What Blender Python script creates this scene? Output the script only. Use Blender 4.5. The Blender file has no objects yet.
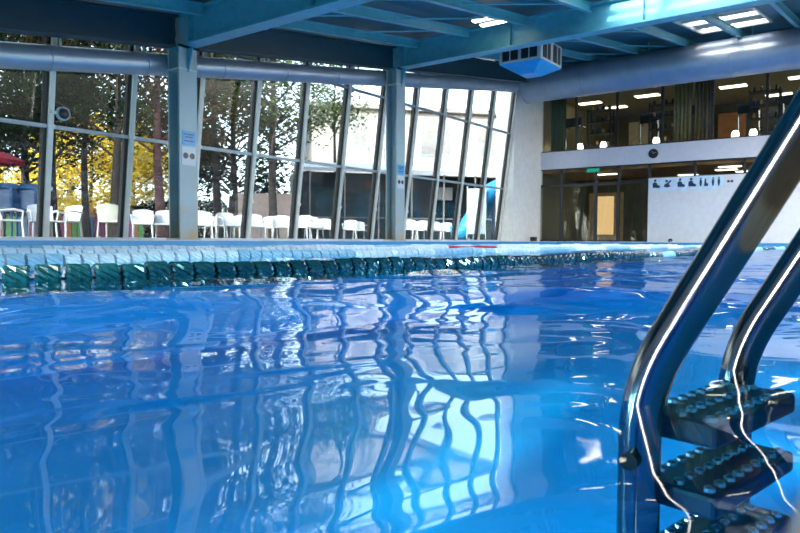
import bpy, bmesh, math, random
import numpy as np
from mathutils import Vector, Matrix

random.seed(7)
R = math.radians
S = bpy.context.scene
COL = S.collection

# ------------------------------------------------------------------ camera
# world: +X runs along the slanted glass wall, +Y towards it, water at z = 0
cam_d = bpy.data.cameras.new('camera')
cam = bpy.data.objects.new('camera', cam_d)
COL.objects.link(cam)
S.camera = cam
cam_d.sensor_width = 36.0
cam_d.lens = 665 / 800 * 36
cam_d.clip_start = 0.01
cam_d.clip_end = 400
YAW = R(36.5)
PITCH = R(-2.29)
ROLL = R(0.32)
fw = Vector((math.cos(YAW) * math.cos(PITCH), math.sin(YAW) * math.cos(PITCH), math.sin(PITCH)))
rt = Vector((math.sin(YAW), -math.cos(YAW), 0))
up = rt.cross(fw)
rt2 = rt * math.cos(ROLL) + up * math.sin(ROLL)
up2 = up * math.cos(ROLL) - rt * math.sin(ROLL)
M = Matrix((rt2, up2, -fw)).transposed().to_4x4()
M.translation = Vector((0, 0, 0.15))
cam.matrix_world = M
cam_d.dof.use_dof = True
cam_d.dof.focus_distance = 1.6
cam_d.dof.aperture_fstop = 16.0

# ------------------------------------------------------------------ world, sun, exposure
W = bpy.data.worlds.new('sky')
S.world = W
W.use_nodes = True
wn = W.node_tree.nodes
wl = W.node_tree.links
sky = wn.new('ShaderNodeTexSky')
sky.sky_type = 'NISHITA'
sky.sun_disc = False
sky.sun_elevation = R(24)
sky.sun_rotation = R(-90)
sky.air_density = 1.0
sky.dust_density = 2.5
wn['Background'].inputs['Strength'].default_value = 1.05
hs = wn.new('ShaderNodeHueSaturation')
hs.inputs['Saturation'].default_value = 0.45
wl.new(sky.outputs[0], hs.inputs['Color'])
wl.new(hs.outputs[0], wn['Background'].inputs['Color'])

sun_d = bpy.data.lights.new('sun', 'SUN')
sun_d.energy = 5.5
sun_d.angle = R(2.5)
sun_d.color = (1.0, 0.88, 0.68)
sun = bpy.data.objects.new('sun', sun_d)
COL.objects.link(sun)
SUN_DIR = Vector((math.cos(R(18)), 0.13, -math.sin(R(18))))
sun.rotation_euler = SUN_DIR.to_track_quat('-Z', 'Y').to_euler()
sun.location = (-20, 0, 20)

S.view_settings.view_transform = 'Standard'
S.view_settings.look = 'None'
S.view_settings.exposure = 1.05
S.view_settings.gamma = 1.0
S.view_settings.use_curve_mapping = False
S.render.engine = 'CYCLES'
S.cycles.use_denoising = True
S.cycles.max_bounces = 10
S.cycles.transparent_max_bounces = 16
S.cycles.diffuse_bounces = 5
S.cycles.sample_clamp_indirect = 6
S.cycles.caustics_reflective = False
S.cycles.caustics_refractive = False


# ------------------------------------------------------------------ materials
def nodes_of(name):
    m = bpy.data.materials.new(name)
    m.use_nodes = True
    return m, m.node_tree.nodes, m.node_tree.links


def mat(name, col, rough=0.5, metal=0.0, var=0.12, scale=6.0, bump=0.0, bscale=40.0, coat=0.0, emit=None, estr=0.0):
    m, n, l = nodes_of(name)
    b = n['Principled BSDF']
    b.inputs['Roughness'].default_value = rough
    b.inputs['Metallic'].default_value = metal
    if coat:
        b.inputs['Coat Weight'].default_value = coat
    tc = n.new('ShaderNodeTexCoord')
    no = n.new('ShaderNodeTexNoise')
    no.inputs['Scale'].default_value = scale
    no.inputs['Detail'].default_value = 4
    l.new(tc.outputs['Object'], no.inputs['Vector'])
    r = n.new('ShaderNodeValToRGB')
    r.color_ramp.elements[0].position = 0.3
    r.color_ramp.elements[1].position = 0.7
    r.color_ramp.elements[0].color = [c * (1 - var) for c in col] + [1]
    r.color_ramp.elements[1].color = [min(1, c * (1 + var)) for c in col] + [1]
    l.new(no.outputs['Fac'], r.inputs['Fac'])
    l.new(r.outputs['Color'], b.inputs['Base Color'])
    if bump:
        n2 = n.new('ShaderNodeTexNoise')
        n2.inputs['Scale'].default_value = bscale
        l.new(tc.outputs['Object'], n2.inputs['Vector'])
        bp = n.new('ShaderNodeBump')
        bp.inputs['Strength'].default_value = bump
        bp.inputs['Distance'].default_value = 0.02
        l.new(n2.outputs['Fac'], bp.inputs['Height'])
        l.new(bp.outputs['Normal'], b.inputs['Normal'])
    if emit:
        b.inputs['Emission Color'].default_value = (*emit, 1)
        b.inputs['Emission Strength'].default_value = estr
    return m


def schlick(n, l, f0, gain=1.0, normal=None):
    lw = n.new('ShaderNodeLayerWeight')
    lw.inputs['Blend'].default_value = 0.5
    if normal is not None:
        l.new(normal, lw.inputs['Normal'])
    pw = n.new('ShaderNodeMath')
    pw.operation = 'POWER'
    pw.inputs[1].default_value = 5.0
    l.new(lw.outputs['Facing'], pw.inputs[0])
    ma = n.new('ShaderNodeMath')
    ma.operation = 'MULTIPLY_ADD'
    ma.use_clamp = True
    ma.inputs[1].default_value = (1 - f0) * gain
    ma.inputs[2].default_value = f0 * gain
    l.new(pw.outputs[0], ma.inputs[0])
    return ma.outputs[0]


def glass_mat(name, tint, ior=1.45, rough=0.0, gain=1.0):
    m, n, l = nodes_of(name)
    n.remove(n['Principled BSDF'])
    out = n['Material Output']
    tr = n.new('ShaderNodeBsdfTransparent')
    tr.inputs['Color'].default_value = (*tint, 1)
    gl = n.new('ShaderNodeBsdfGlossy')
    gl.inputs['Roughness'].default_value = rough
    mx = n.new('ShaderNodeMixShader')
    l.new(schlick(n, l, 0.02, gain), mx.inputs[0])
    l.new(tr.outputs[0], mx.inputs[1])
    l.new(gl.outputs[0], mx.inputs[2])
    l.new(mx.outputs[0], out.inputs['Surface'])
    return m


def water_mat():
    m, n, l = nodes_of('pool_water')
    n.remove(n['Principled BSDF'])
    out = n['Material Output']
    tc = n.new('ShaderNodeTexCoord')
    mp = n.new('ShaderNodeMapping')
    mp.inputs['Rotation'].default_value = (0, 0, R(25))
    mp.inputs['Scale'].default_value = (1, 1.5, 1)
    l.new(tc.outputs['Object'], mp.inputs['Vector'])
    n1 = n.new('ShaderNodeTexNoise')
    n1.inputs['Scale'].default_value = 2.6
    n1.inputs['Detail'].default_value = 2
    n1.inputs['Distortion'].default_value = 0.6
    l.new(mp.outputs[0], n1.inputs['Vector'])
    bp = n.new('ShaderNodeBump')
    bp.inputs['Strength'].default_value = 1.0
    bp.inputs['Distance'].default_value = 0.010
    l.new(n1.outputs['Fac'], bp.inputs['Height'])
    gl = n.new('ShaderNodeBsdfGlossy')
    gl.inputs['Roughness'].default_value = 0.0
    l.new(bp.outputs['Normal'], gl.inputs['Normal'])
    tr = n.new('ShaderNodeBsdfTransparent')
    tr.inputs['Color'].default_value = (0.45, 0.96, 1.0, 1)
    mx = n.new('ShaderNodeMixShader')
    l.new(schlick(n, l, 0.02, 0.86, bp.outputs['Normal']), mx.inputs[0])
    l.new(tr.outputs[0], mx.inputs[1])
    l.new(gl.outputs[0], mx.inputs[2])
    l.new(mx.outputs[0], out.inputs['Surface'])
    return m


def leaf_mat(name, c1, c2, trans=0.45):
    m, n, l = nodes_of(name)
    n.remove(n['Principled BSDF'])
    out = n['Material Output']
    tc = n.new('ShaderNodeTexCoord')
    no = n.new('ShaderNodeTexNoise')
    no.inputs['Scale'].default_value = 1.3
    no.inputs['Detail'].default_value = 6
    l.new(tc.outputs['Object'], no.inputs['Vector'])
    r = n.new('ShaderNodeValToRGB')
    r.color_ramp.elements[0].position = 0.38
    r.color_ramp.elements[1].position = 0.62
    r.color_ramp.elements[0].color = (*c1, 1)
    r.color_ramp.elements[1].color = (*c2, 1)
    l.new(no.outputs['Fac'], r.inputs['Fac'])
    d = n.new('ShaderNodeBsdfDiffuse')
    t = n.new('ShaderNodeBsdfTranslucent')
    mx = n.new('ShaderNodeMixShader')
    mx.inputs[0].default_value = trans
    l.new(r.outputs[0], d.inputs[0])
    l.new(r.outputs[0], t.inputs[0])
    l.new(d.outputs[0], mx.inputs[1])
    l.new(t.outputs[0], mx.inputs[2])
    l.new(mx.outputs[0], out.inputs['Surface'])
    return m


def emis(name, col, st):
    m, n, l = nodes_of(name)
    n.remove(n['Principled BSDF'])
    e = n.new('ShaderNodeEmission')
    e.inputs[0].default_value = (*col, 1)
    e.inputs[1].default_value = st
    l.new(e.outputs[0], n['Material Output'].inputs['Surface'])
    return m


def tile_mat(name, c1, grout, size, rough=0.3):
    m, n, l = nodes_of(name)
    b = n['Principled BSDF']
    b.inputs['Roughness'].default_value = rough
    tc = n.new('ShaderNodeTexCoord')
    br = n.new('ShaderNodeTexBrick')
    br.offset = 0.0
    br.inputs['Color1'].default_value = (*c1, 1)
    br.inputs['Color2'].default_value = (*[c * 0.9 for c in c1], 1)
    br.inputs['Mortar'].default_value = (*grout, 1)
    br.inputs['Scale'].default_value = 1.0
    br.inputs['Brick Width'].default_value = size
    br.inputs['Row Height'].default_value = size
    br.inputs['Mortar Size'].default_value = 0.006
    l.new(tc.outputs['Object'], br.inputs['Vector'])
    l.new(br.outputs[0], b.inputs['Base Color'])
    return m


def column_mat():
    m, n, l = nodes_of('column_paint')
    b = n['Principled BSDF']
    b.inputs['Roughness'].default_value = 0.4
    tc = n.new('ShaderNodeTexCoord')
    sep = n.new('ShaderNodeSeparateXYZ')
    l.new(tc.outputs['Object'], sep.inputs[0])
    no = n.new('ShaderNodeTexNoise')
    no.inputs['Scale'].default_value = 3.5
    no.inputs['Detail'].default_value = 6
    l.new(tc.outputs['Object'], no.inputs['Vector'])
    mr = n.new('ShaderNodeMapRange')
    mr.inputs['From Min'].default_value = 0.1
    mr.inputs['From Max'].default_value = 1.6
    mr.inputs['To Min'].default_value = 0.22
    mr.inputs['To Max'].default_value = -0.1
    l.new(sep.outputs['Z'], mr.inputs['Value'])
    ad = n.new('ShaderNodeMath')
    ad.operation = 'ADD'
    l.new(no.outputs['Fac'], ad.inputs[0])
    l.new(mr.outputs[0], ad.inputs[1])
    r = n.new('ShaderNodeValToRGB')
    r.color_ramp.elements[0].position = 0.55
    r.color_ramp.elements[0].color = (0.33, 0.42, 0.44, 1)
    r.color_ramp.elements[1].position = 0.95
    r.color_ramp.elements[1].color = (0.48, 0.31, 0.12, 1)
    l.new(ad.outputs[0], r.inputs['Fac'])
    l.new(r.outputs[0], b.inputs['Base Color'])
    return m


MT = dict(
    fill_lens=emis('added_fill_light', (0.75, 0.93, 1.0), 6.0),  # glow of the added underwater fill lamps
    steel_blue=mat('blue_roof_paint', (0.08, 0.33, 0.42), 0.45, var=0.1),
    steel_shaded=mat('shaded_beam_blue', (0.006, 0.045, 0.07), 0.45, var=0.1),  # shade on the edge beams put into a darker blue
    roof=mat('blue_roof_sheet', (0.01, 0.11, 0.17), 0.55, var=0.2, scale=1.2),
    column=column_mat(),
    duct=mat('duct_metal', (0.33, 0.38, 0.46), 0.38, metal=0.5, var=0.08, scale=3),
    mullion=mat('mullion_white', (0.64, 0.62, 0.58), 0.4, var=0.06),
    seal=mat('black_seal', (0.012, 0.013, 0.015), 0.5),
    transom=mat('transom_grey', (0.33, 0.38, 0.42), 0.4),
    glass=glass_mat('window_glass', (0.60, 0.66, 0.68)),
    inglass=glass_mat('interior_glass', (0.86, 0.9, 0.88), gain=1.1),
    white=mat('white_wall_paint', (0.60, 0.62, 0.66), 0.7, var=0.05, bump=0.1, bscale=25),
    lilac=mat('fascia_paint', (0.56, 0.58, 0.66), 0.6, var=0.04),
    pier=mat('pier_plaster', (0.80, 0.77, 0.73), 0.7, var=0.06),
    deck=mat('tan_deck_stone', (0.72, 0.55, 0.33), 0.6, var=0.15, scale=30, bump=0.3, bscale=200),
    coping=mat('pale_coping', (0.62, 0.68, 0.72), 0.5, var=0.08),
    liner=tile_mat('pool_liner', (0.0005, 0.36, 0.88), (0.0005, 0.34, 0.85), 0.25),
    band=tile_mat('blue_tile_band', (0.02, 0.20, 0.42), (0.05, 0.28, 0.5), 0.1, 0.2),
    lane_mark=mat('dark_lane_tile', (0.01, 0.10, 0.34), 0.4),
    water=water_mat(),
    steel=mat('polished_steel', (0.26, 0.26, 0.26), 0.12, metal=1.0, var=0.05, scale=4),
    black=mat('black_plastic', (0.012, 0.013, 0.016), 0.4),
    dark=mat('dark_frame', (0.018, 0.018, 0.02), 0.4),
    tread=mat('blue_step_plastic', (0.006, 0.04, 0.10), 0.45),
    stud=mat('stud_steel', (0.75, 0.82, 0.86), 0.15, metal=0.8),
    teal=mat('teal_float', (0.003, 0.038, 0.052), 0.16, coat=1.0, var=0.25),
    paleblue=mat('pale_blue_float', (0.35, 0.55, 0.68), 0.25, coat=0.6),
    whitefl=mat('white_float', (0.72, 0.78, 0.82), 0.25, coat=0.5),
    red=mat('red_fabric', (0.55, 0.02, 0.035), 0.7),
    rope=mat('steel_cable', (0.3, 0.32, 0.35), 0.4, metal=0.6),
    chair=mat('white_resin', (0.52, 0.53, 0.56), 0.35, var=0.03),
    gchair=mat('grey_resin', (0.42, 0.42, 0.40), 0.4),
    blue=mat('blue_plastic', (0.008, 0.07, 0.19), 0.35),
    sblue=mat('sky_blue_plastic', (0.02, 0.30, 0.62), 0.35),
    bark=mat('bark', (0.04, 0.03, 0.026), 0.9, var=0.4, bump=0.6, bscale=12),
    barkred=mat('reddish_bark', (0.14, 0.06, 0.055), 0.9, var=0.35, bump=0.6, bscale=12),
    paving=mat('terrace_paving', (0.13, 0.11, 0.10), 0.8, var=0.2, scale=2),
    building=mat('cream_render', (0.42, 0.37, 0.34), 0.8, var=0.05),
    greyb=mat('grey_render', (0.25, 0.22, 0.21), 0.8),
    pink=mat('pinkish_wall', (0.50, 0.37, 0.34), 0.8),
    shade=mat('dark_shopfront', (0.035, 0.05, 0.06), 0.35, var=0.3, scale=1),
    shopwin=mat('shop_window_glass', (0.015, 0.06, 0.10), 0.15, var=0.6, scale=1.5),
    wood=mat('warm_wood', (0.40, 0.17, 0.06), 0.5, var=0.2, scale=3),
    door_wood=mat('honey_door', (0.62, 0.36, 0.13), 0.5, var=0.15),
    olive=mat('olive_wall', (0.10, 0.085, 0.04), 0.7, var=0.25, scale=1.3),
    cream=mat('cream_ceiling', (0.34, 0.30, 0.20), 0.7),
    signblue=mat('sign_pale_blue', (0.52, 0.68, 0.82), 0.4),
    navy=mat('navy_print', (0.008, 0.035, 0.09), 0.4),
    orange=mat('orange_paint', (0.30, 0.10, 0.035), 0.6),
    green=mat('green_paint', (0.06, 0.22, 0.05), 0.6),
    purple=mat('magenta_paint', (0.20, 0.03, 0.12), 0.6),
    pblue=mat('picket_blue', (0.015, 0.10, 0.2), 0.6),
    lamp=emis('lamp_light', (1.0, 0.86, 0.66), 4.5),
    warm=emis('warm_light', (1.0, 0.62, 0.28), 0.5),
    exitg=emis('exit_green', (0.03, 0.55, 0.38), 0.3),
    skylite=glass_mat('skylight_glass', (0.9, 0.93, 0.95)),
    leaf_dark=leaf_mat('dark_leaves', (0.006, 0.016, 0.010), (0.035, 0.055, 0.022)),
    leaf_brown=leaf_mat('brown_leaves', (0.02, 0.018, 0.010), (0.13, 0.085, 0.035)),
    leaf_yellow=leaf_mat('yellow_leaves', (0.35, 0.28, 0.03), (0.95, 0.72, 0.09), 0.6),
    leaf_green=leaf_mat('green_leaves', (0.015, 0.04, 0.010), (0.13, 0.18, 0.05)),
    hedge=leaf_mat('orange_hedge', (0.30, 0.09, 0.02), (0.60, 0.28, 0.07)),
)


# ------------------------------------------------------------------ mesh helpers
class MB:
    def __init__(self):
        self.v, self.f = [], []

    def add(self, vs, fs):
        o = len(self.v)
        self.v += [tuple(p) for p in vs]
        self.f += [tuple(i + o for i in f) for f in fs]
        return self

    def box(self, x0, x1, y0, y1, z0, z1, mtx=None):
        vs = [Vector(p) for p in ((x0, y0, z0), (x1, y0, z0), (x1, y1, z0), (x0, y1, z0),
                                  (x0, y0, z1), (x1, y0, z1), (x1, y1, z1), (x0, y1, z1))]
        if mtx is not None:
            vs = [mtx @ p for p in vs]
        return self.add(vs, [(0, 3, 2, 1), (4, 5, 6, 7), (0, 1, 5, 4), (1, 2, 6, 5), (2, 3, 7, 6), (3, 0, 4, 7)])

    def hexa(self, c):
        return self.add(c, [(0, 3, 2, 1), (4, 5, 6, 7), (0, 1, 5, 4), (1, 2, 6, 5), (2, 3, 7, 6), (3, 0, 4, 7)])

    def bar(self, a, b, wdt, hgt, upv=(0, 0, 1)):
        a, b = Vector(a), Vector(b)
        d = (b - a).normalized()
        u = Vector(upv)
        if abs(d.dot(u)) > 0.95:
            u = Vector((1, 0, 0))
        s = d.cross(u).normalized()
        t = s.cross(d).normalized()
        s *= wdt / 2
        t *= hgt / 2
        return self.hexa([a - s - t, a + s - t, a + s + t, a - s + t, b - s - t, b + s - t, b + s + t, b - s + t])

    def tube(self, pts, rad, n=14, cap=True):
        pts = [Vector(p) for p in pts]
        rads = rad if isinstance(rad, (list, tuple)) else [rad] * len(pts)
        ref = None
        rings = []
        for i, p in enumerate(pts):
            d = (pts[min(i + 1, len(pts) - 1)] - pts[max(i - 1, 0)]).normalized()
            if ref is None:
                ref = Vector((0, 0, 1)) if abs(d.z) < 0.9 else Vector((1, 0, 0))
            s = d.cross(ref).normalized()
            ref = s.cross(d).normalized()
            rings.append([p + (s * math.cos(2 * math.pi * k / n) + ref * math.sin(2 * math.pi * k / n)) * rads[i]
                          for k in range(n)])
        vs = [q for r_ in rings for q in r_]
        fs = []
        for i in range(len(pts) - 1):
            for k in range(n):
                fs.append((i * n + k, i * n + (k + 1) % n, (i + 1) * n + (k + 1) % n, (i + 1) * n + k))
        if cap:
            fs.append(tuple(range(n - 1, -1, -1)))
            fs.append(tuple((len(pts) - 1) * n + k for k in range(n)))
        return self.add(vs, fs)

    def lathe(self, prof, n=20, c=(0, 0, 0), axis='z'):
        vs, fs = [], []
        c = Vector(c)
        for (r_, h) in prof:
            for k in range(n):
                a = 2 * math.pi * k / n
                p = (r_ * math.cos(a), r_ * math.sin(a), h)
                if axis == 'x':
                    p = (p[2], p[0], p[1])
                elif axis == 'y':
                    p = (p[0], p[2], p[1])
                vs.append(c + Vector(p))
        for i in range(len(prof) - 1):
            for k in range(n):
                fs.append((i * n + k, i * n + (k + 1) % n, (i + 1) * n + (k + 1) % n, (i + 1) * n + k))
        fs.append(tuple(range(n - 1, -1, -1)))
        fs.append(tuple((len(prof) - 1) * n + k for k in range(n)))
        return self.add(vs, fs)

    def poly(self, pts2, plane_fn, d0, d1):
        """extrude a 2-D outline between depths d0 and d1"""
        n = len(pts2)
        vs = [plane_fn(a, b, d0) for a, b in pts2] + [plane_fn(a, b, d1) for a, b in pts2]
        fs = [tuple(range(n)), tuple(range(2 * n - 1, n - 1, -1))]
        fs += [(i, (i + 1) % n, n + (i + 1) % n, n + i) for i in range(n)]
        return self.add(vs, fs)

    def build(self, name, m, parent=None, smooth=False, bevel=0.0, origin=None):
        me = bpy.data.meshes.new(name)
        vs = self.v
        if origin is not None:
            o_ = Vector(origin)
            vs = [tuple(Vector(p) - o_) for p in vs]
        me.from_pydata(vs, [], self.f)
        bm = bmesh.new()
        bm.from_mesh(me)
        bmesh.ops.recalc_face_normals(bm, faces=bm.faces)
        if bevel:
            es = [e for e in bm.edges if len(e.link_faces) == 2 and e.calc_face_angle(0) > 0.5]
            bmesh.ops.bevel(bm, geom=es, offset=bevel, segments=2, profile=0.5, affect='EDGES')
        bm.to_mesh(me)
        bm.free()
        if smooth:
            for p in me.polygons:
                p.use_smooth = True
            try:
                me.set_sharp_from_angle(angle=R(40))
            except Exception:
                pass
        me.materials.append(MT[m] if isinstance(m, str) else m)
        o = bpy.data.objects.new(name, me)
        COL.objects.link(o)
        if origin is not None:
            o.location = origin
        if parent is not None:
            o.parent = parent
            if origin is not None:
                o.location = Vector(origin) - Vector(parent['_o'] if '_o' in parent else (0, 0, 0))
        return o


def tag(o, label=None, cat=None, group=None, kind=None):
    if label:
        o['label'] = label
    if cat:
        o['category'] = cat
    if group:
        o['group'] = group
    if kind:
        o['kind'] = kind
    return o


def empty(name, loc, rz=0.0):
    o = bpy.data.objects.new(name, None)
    o.empty_display_size = 0.1
    COL.objects.link(o)
    o.location = loc
    o.rotation_euler = (0, 0, rz)
    return o


def copy_tree(o, parent=None):
    c = o.copy()
    COL.objects.link(c)
    c.parent = parent
    for ch in list(o.children):
        copy_tree(ch, c)
    return c


def out(x, f):
    """ground point seen in column x of the photograph, f metres in front of the camera"""
    q = (x - 400) / 665
    return (f * (math.cos(YAW) + q * math.sin(YAW)), f * (math.sin(YAW) - q * math.cos(YAW)))


DECK = 0.13
S0, S1, W0, W1 = -2.5, 23.8, 0.007, 10.2        # pool extents
BACK, END, NEAR, GLASS = -3.4, 24.5, -3.0, 11.87  # room extents


def z_beam(s):      # underside of the steel beams, rising along the hall
    return 2.525 + 0.147 * s


def z_roof(s):
    return z_beam(s) + 0.78


# ------------------------------------------------------------------ pool and deck
b = MB()
b.box(BACK, END, NEAR, W0 - 0.02, -0.3, DECK - 0.004)
b.box(BACK, END, W1 + 0.2, GLASS + 0.1, -0.3, DECK - 0.004)
b.box(BACK, S0 - 0.2, W0 - 0.02, W1 + 0.2, -0.3, DECK - 0.004)
b.box(S1 + 0.2, END, W0 - 0.02, W1 + 0.2, -0.3, DECK - 0.004)
tag(b.build('floor', 'coping'), kind='structure')
b = MB()
b.box(S0 - 0.2, S1 + 0.2, W1, W1 + 0.2, 0.11, DECK)
b.box(S1, S1 + 0.2, W0, W1, 0.11, DECK)
b.box(S0 - 0.2, S0, W0, W1, 0.11, DECK)
tag(b.build('trim_1', 'coping', bevel=0.01), kind='structure')
b = MB()
b.box(S0 - 0.2, S1 + 0.2, W0 - 0.35, W0, 0.07, DECK + 0.001)
tag(b.build('trim_2', 'deck', bevel=0.008), kind='structure')
ZB = -1.9
b = MB()
b.box(S0 - 0.2, S1 + 0.2, W0 - 0.2, W1 + 0.2, ZB - 0.2, ZB)
b.box(S0 - 0.2, S1 + 0.2, W0 - 0.2, W0 - 0.005, ZB, 0.0)
b.box(S0 - 0.2, S1 + 0.2, W1 + 0.005, W1 + 0.2, ZB, 0.0)
b.box(S0 - 0.2, S0 - 0.005, W0, W1, ZB, 0.0)
b.box(S1 + 0.005, S1 + 0.2, W0, W1, ZB, 0.0)
tag(b.build('pool_basin', 'liner'), kind='structure')
b = MB()
b.box(S0 - 0.1, S1 + 0.1, W0 - 0.1, W0 - 0.004, -0.12, 0.07)
b.box(S0 - 0.1, S1 + 0.1, W1 + 0.004, W1 + 0.1, -0.12, 0.11)
b.box(S0 - 0.1, S0 - 0.004, W0, W1, -0.12, 0.11)
b.box(S1 + 0.004, S1 + 0.1, W0, W1, -0.12, 0.11)
tag(b.build('trim_3', 'band'), kind='structure')

# water: real waves, finer close to the viewer's corner of the pool


def height(X, Y):
    h = np.zeros_like(X)

    def wave(amp, lam, ang, ph, env=1.0):
        k = 2 * math.pi / lam
        c, s_ = math.cos(ang), math.sin(ang)
        return env * amp * np.sin(k * (c * X + s_ * Y) + ph)
    ra = X * math.cos(YAW) + Y * math.sin(YAW)
    h += 0.027 * np.cos(2 * math.pi * (ra + 0.28) / 2.7) * np.exp(-np.maximum(0, ra) / 2.2) * np.exp(-np.maximum(0, -ra) / 1.0)
    far = 1 - np.exp(-np.maximum(0, ra - 0.5) / 1.5)
    h += wave(0.006, 1.55, YAW + 0.35, 0.4, far)
    h += wave(0.004, 0.95, YAW - 0.6, 1.9, far)
    h += wave(0.0045, 1.25, YAW + 1.25, 0.9)
    h += wave(0.0044, 0.82, YAW + 0.12, 1.1)
    h += wave(0.0026, 0.74, YAW + 0.8, 0.2)
    h += wave(0.0013, 0.47, YAW - 1.1, 2.2)
    h += wave(0.0006, 0.31, YAW + 1.2, 4.0)
    h += wave(0.0002, 0.19, YAW - 0.3, 1.0)
    return h


xs = [S0]
x = S0
while x < S1:
    x += 0.025 + 0.012 * max(0, abs(x - 0.8) - 1.0)
    xs.append(min(x, S1))
ys = [W0]
y = W0
while y < W1:
    y += 0.022 + 0.012 * max(0, y - 1.0)
    ys.append(min(y, W1))
X, Y = np.meshgrid(np.array(xs), np.array(ys), indexing='ij')
Z = height(X, Y)
nx, ny = X.shape
verts = np.stack([X.ravel(), Y.ravel(), Z.ravel()], 1)
ii, jj = np.meshgrid(np.arange(nx - 1), np.arange(ny - 1), indexing='ij')
a = (ii * ny + jj).ravel()
faces = np.stack([a, a + ny, a + ny + 1, a + 1], 1)
me = bpy.data.meshes.new('pool_water')
me.from_pydata(verts.tolist(), [], faces.tolist())
for p in me.polygons:
    p.use_smooth = True
me.materials.append(MT['water'])
o = bpy.data.objects.new('pool_water', me)
COL.objects.link(o)
tag(o, 'clear blue rippling water filling the swimming pool', 'water', kind='stuff')

# ------------------------------------------------------------------ slanted glass wall
LEAN = 0.125
ZT = 6.3
SP = 1.5


def gy(z):
    return GLASS - LEAN * (z - DECK)


def ztop(s):
    return z_roof(s) - 0.02


tag(MB().box(BACK, END, GLASS - 0.09, GLASS + 0.12, DECK - 0.02, 0.165).build('baseboard_left', 'coping', bevel=0.01), kind='structure')
win = 0
for n in range(-6, 12):
    s = 5.62 + SP * n
    zt = ztop(s)
    win += 1
    fr = MB()
    fr.bar((s, gy(0.16) - 0.02, 0.16), (s, gy(zt) - 0.02, zt), 0.085, 0.12, (0, -1, 0))
    w_o = fr.build('window_%d' % win, 'mullion')
    tag(w_o, kind='structure')
    sl = MB()
    sl.bar((s - 0.075, gy(0.16) + 0.03, 0.16), (s - 0.075, gy(zt) + 0.03, zt), 0.065, 0.1, (0, -1, 0))
    sl.build('rubber_seal', 'seal', w_o)
    for zz in (1.0, 2.05, 3.1):
        if zz < zt - 0.8:
            c = MB()
            c.lathe([(0.03, -0.09), (0.045, -0.085), (0.045, -0.06), (0.03, -0.05)], 12, (s + 0.03, gy(zz) - 0.0, zz), 'y')
            c.build('clamp_bolt', 'mullion', w_o, smooth=True)
    if n < 11:
        s2 = s + SP
        zt2 = ztop(s2)
        e = 0.03
        for (za, zb, zb2) in ((0.17, 2.05, 2.05), (2.05, 4.05, 4.05), (4.05, zt, zt2)):
            zb_, zb2_ = min(zb, zt), min(zb2, zt2)
            if zb_ - za < 0.1:
                continue
            if za > zt - 0.1:
                continue
            p = MB()
            p.hexa([(s + e, gy(za), za), (s2 - e, gy(za), za), (s2 - e, gy(za) + .012, za), (s + e, gy(za) + .012, za),
                    (s + e, gy(zb_), zb_), (s2 - e, gy(zb2_), zb2_), (s2 - e, gy(zb2_) + .012, zb2_), (s + e, gy(zb_) + .012, zb_)])
            p.build('pane', 'glass', w_o)
            if zb < zt - 0.1:
                t = MB()
                t.box(s + 0.04, s2 - 0.04, gy(zb) - 0.05, gy(zb) + 0.03, zb - 0.03, zb + 0.03)
                t.build('transom', 'transom', w_o)

# outer end of the glass: plastered pier in the corner, pale square column in front of it
tag(MB().box(22.2, END + 0.2, 11.25, GLASS + 0.12, DECK - 0.02, 6.9).build('wall_corner', 'pier'), kind='structure')

# ------------------------------------------------------------------ end wall
XE = END
wu = [11.4, 9.84, 8.28, 6.67, 5.04, 3.4, 1.75, 0.1, -1.5, -3.0]
b = MB()
b.box(XE, XE + 0.25, NEAR, 11.3, 2.94, 3.60)
b.box(XE, XE + 0.25, NEAR, 11.3, 5.95, 7.0)
tag(b.build('wall_far', 'lilac'), kind='structure')
b = MB()
b.box(XE - 0.02, XE + 0.23, NEAR, 7.08, DECK - 0.02, 2.40)
tag(b.build('wall_far_lower', 'white'), kind='structure')
tag(MB().box(XE + 0.25, XE + 7.0, NEAR, 11.3, 2.96, 3.56).build('floor_upper', 'cream'), kind='structure')
b = MB()
b.box(XE + 6.9, XE + 7.1, NEAR, 11.3, 3.5, 6.3)
tag(b.build('wall_upper_room', 'olive'), kind='structure')
tag(MB().box(XE + 0.25, XE + 7.1, NEAR, 11.3, 6.05, 6.25).build('ceiling_upper', 'cream'), kind='structure')
b = MB()
b.box(XE + 0.25, XE + 7.1, NEAR, 11.3, 2.80, 2.94)
tag(b.build('ceiling_lower', 'wood'), kind='structure')
b = MB()
b.box(XE + 4.0, XE + 4.2, NEAR, 11.3, DECK, 2.8)
tag(b.build('wall_lobby', 'olive'), kind='structure')
tag(MB().box(XE + 0.25, XE + 7.1, NEAR, 11.3, 0.0, DECK).build('floor_lobby', 'shade'), kind='structure')
tag(MB().box(XE + 0.2, XE + 7.1, 11.3, 11.5, 0.0, 6.9).build('wall_lobby_side', 'olive'), kind='structure')


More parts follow.
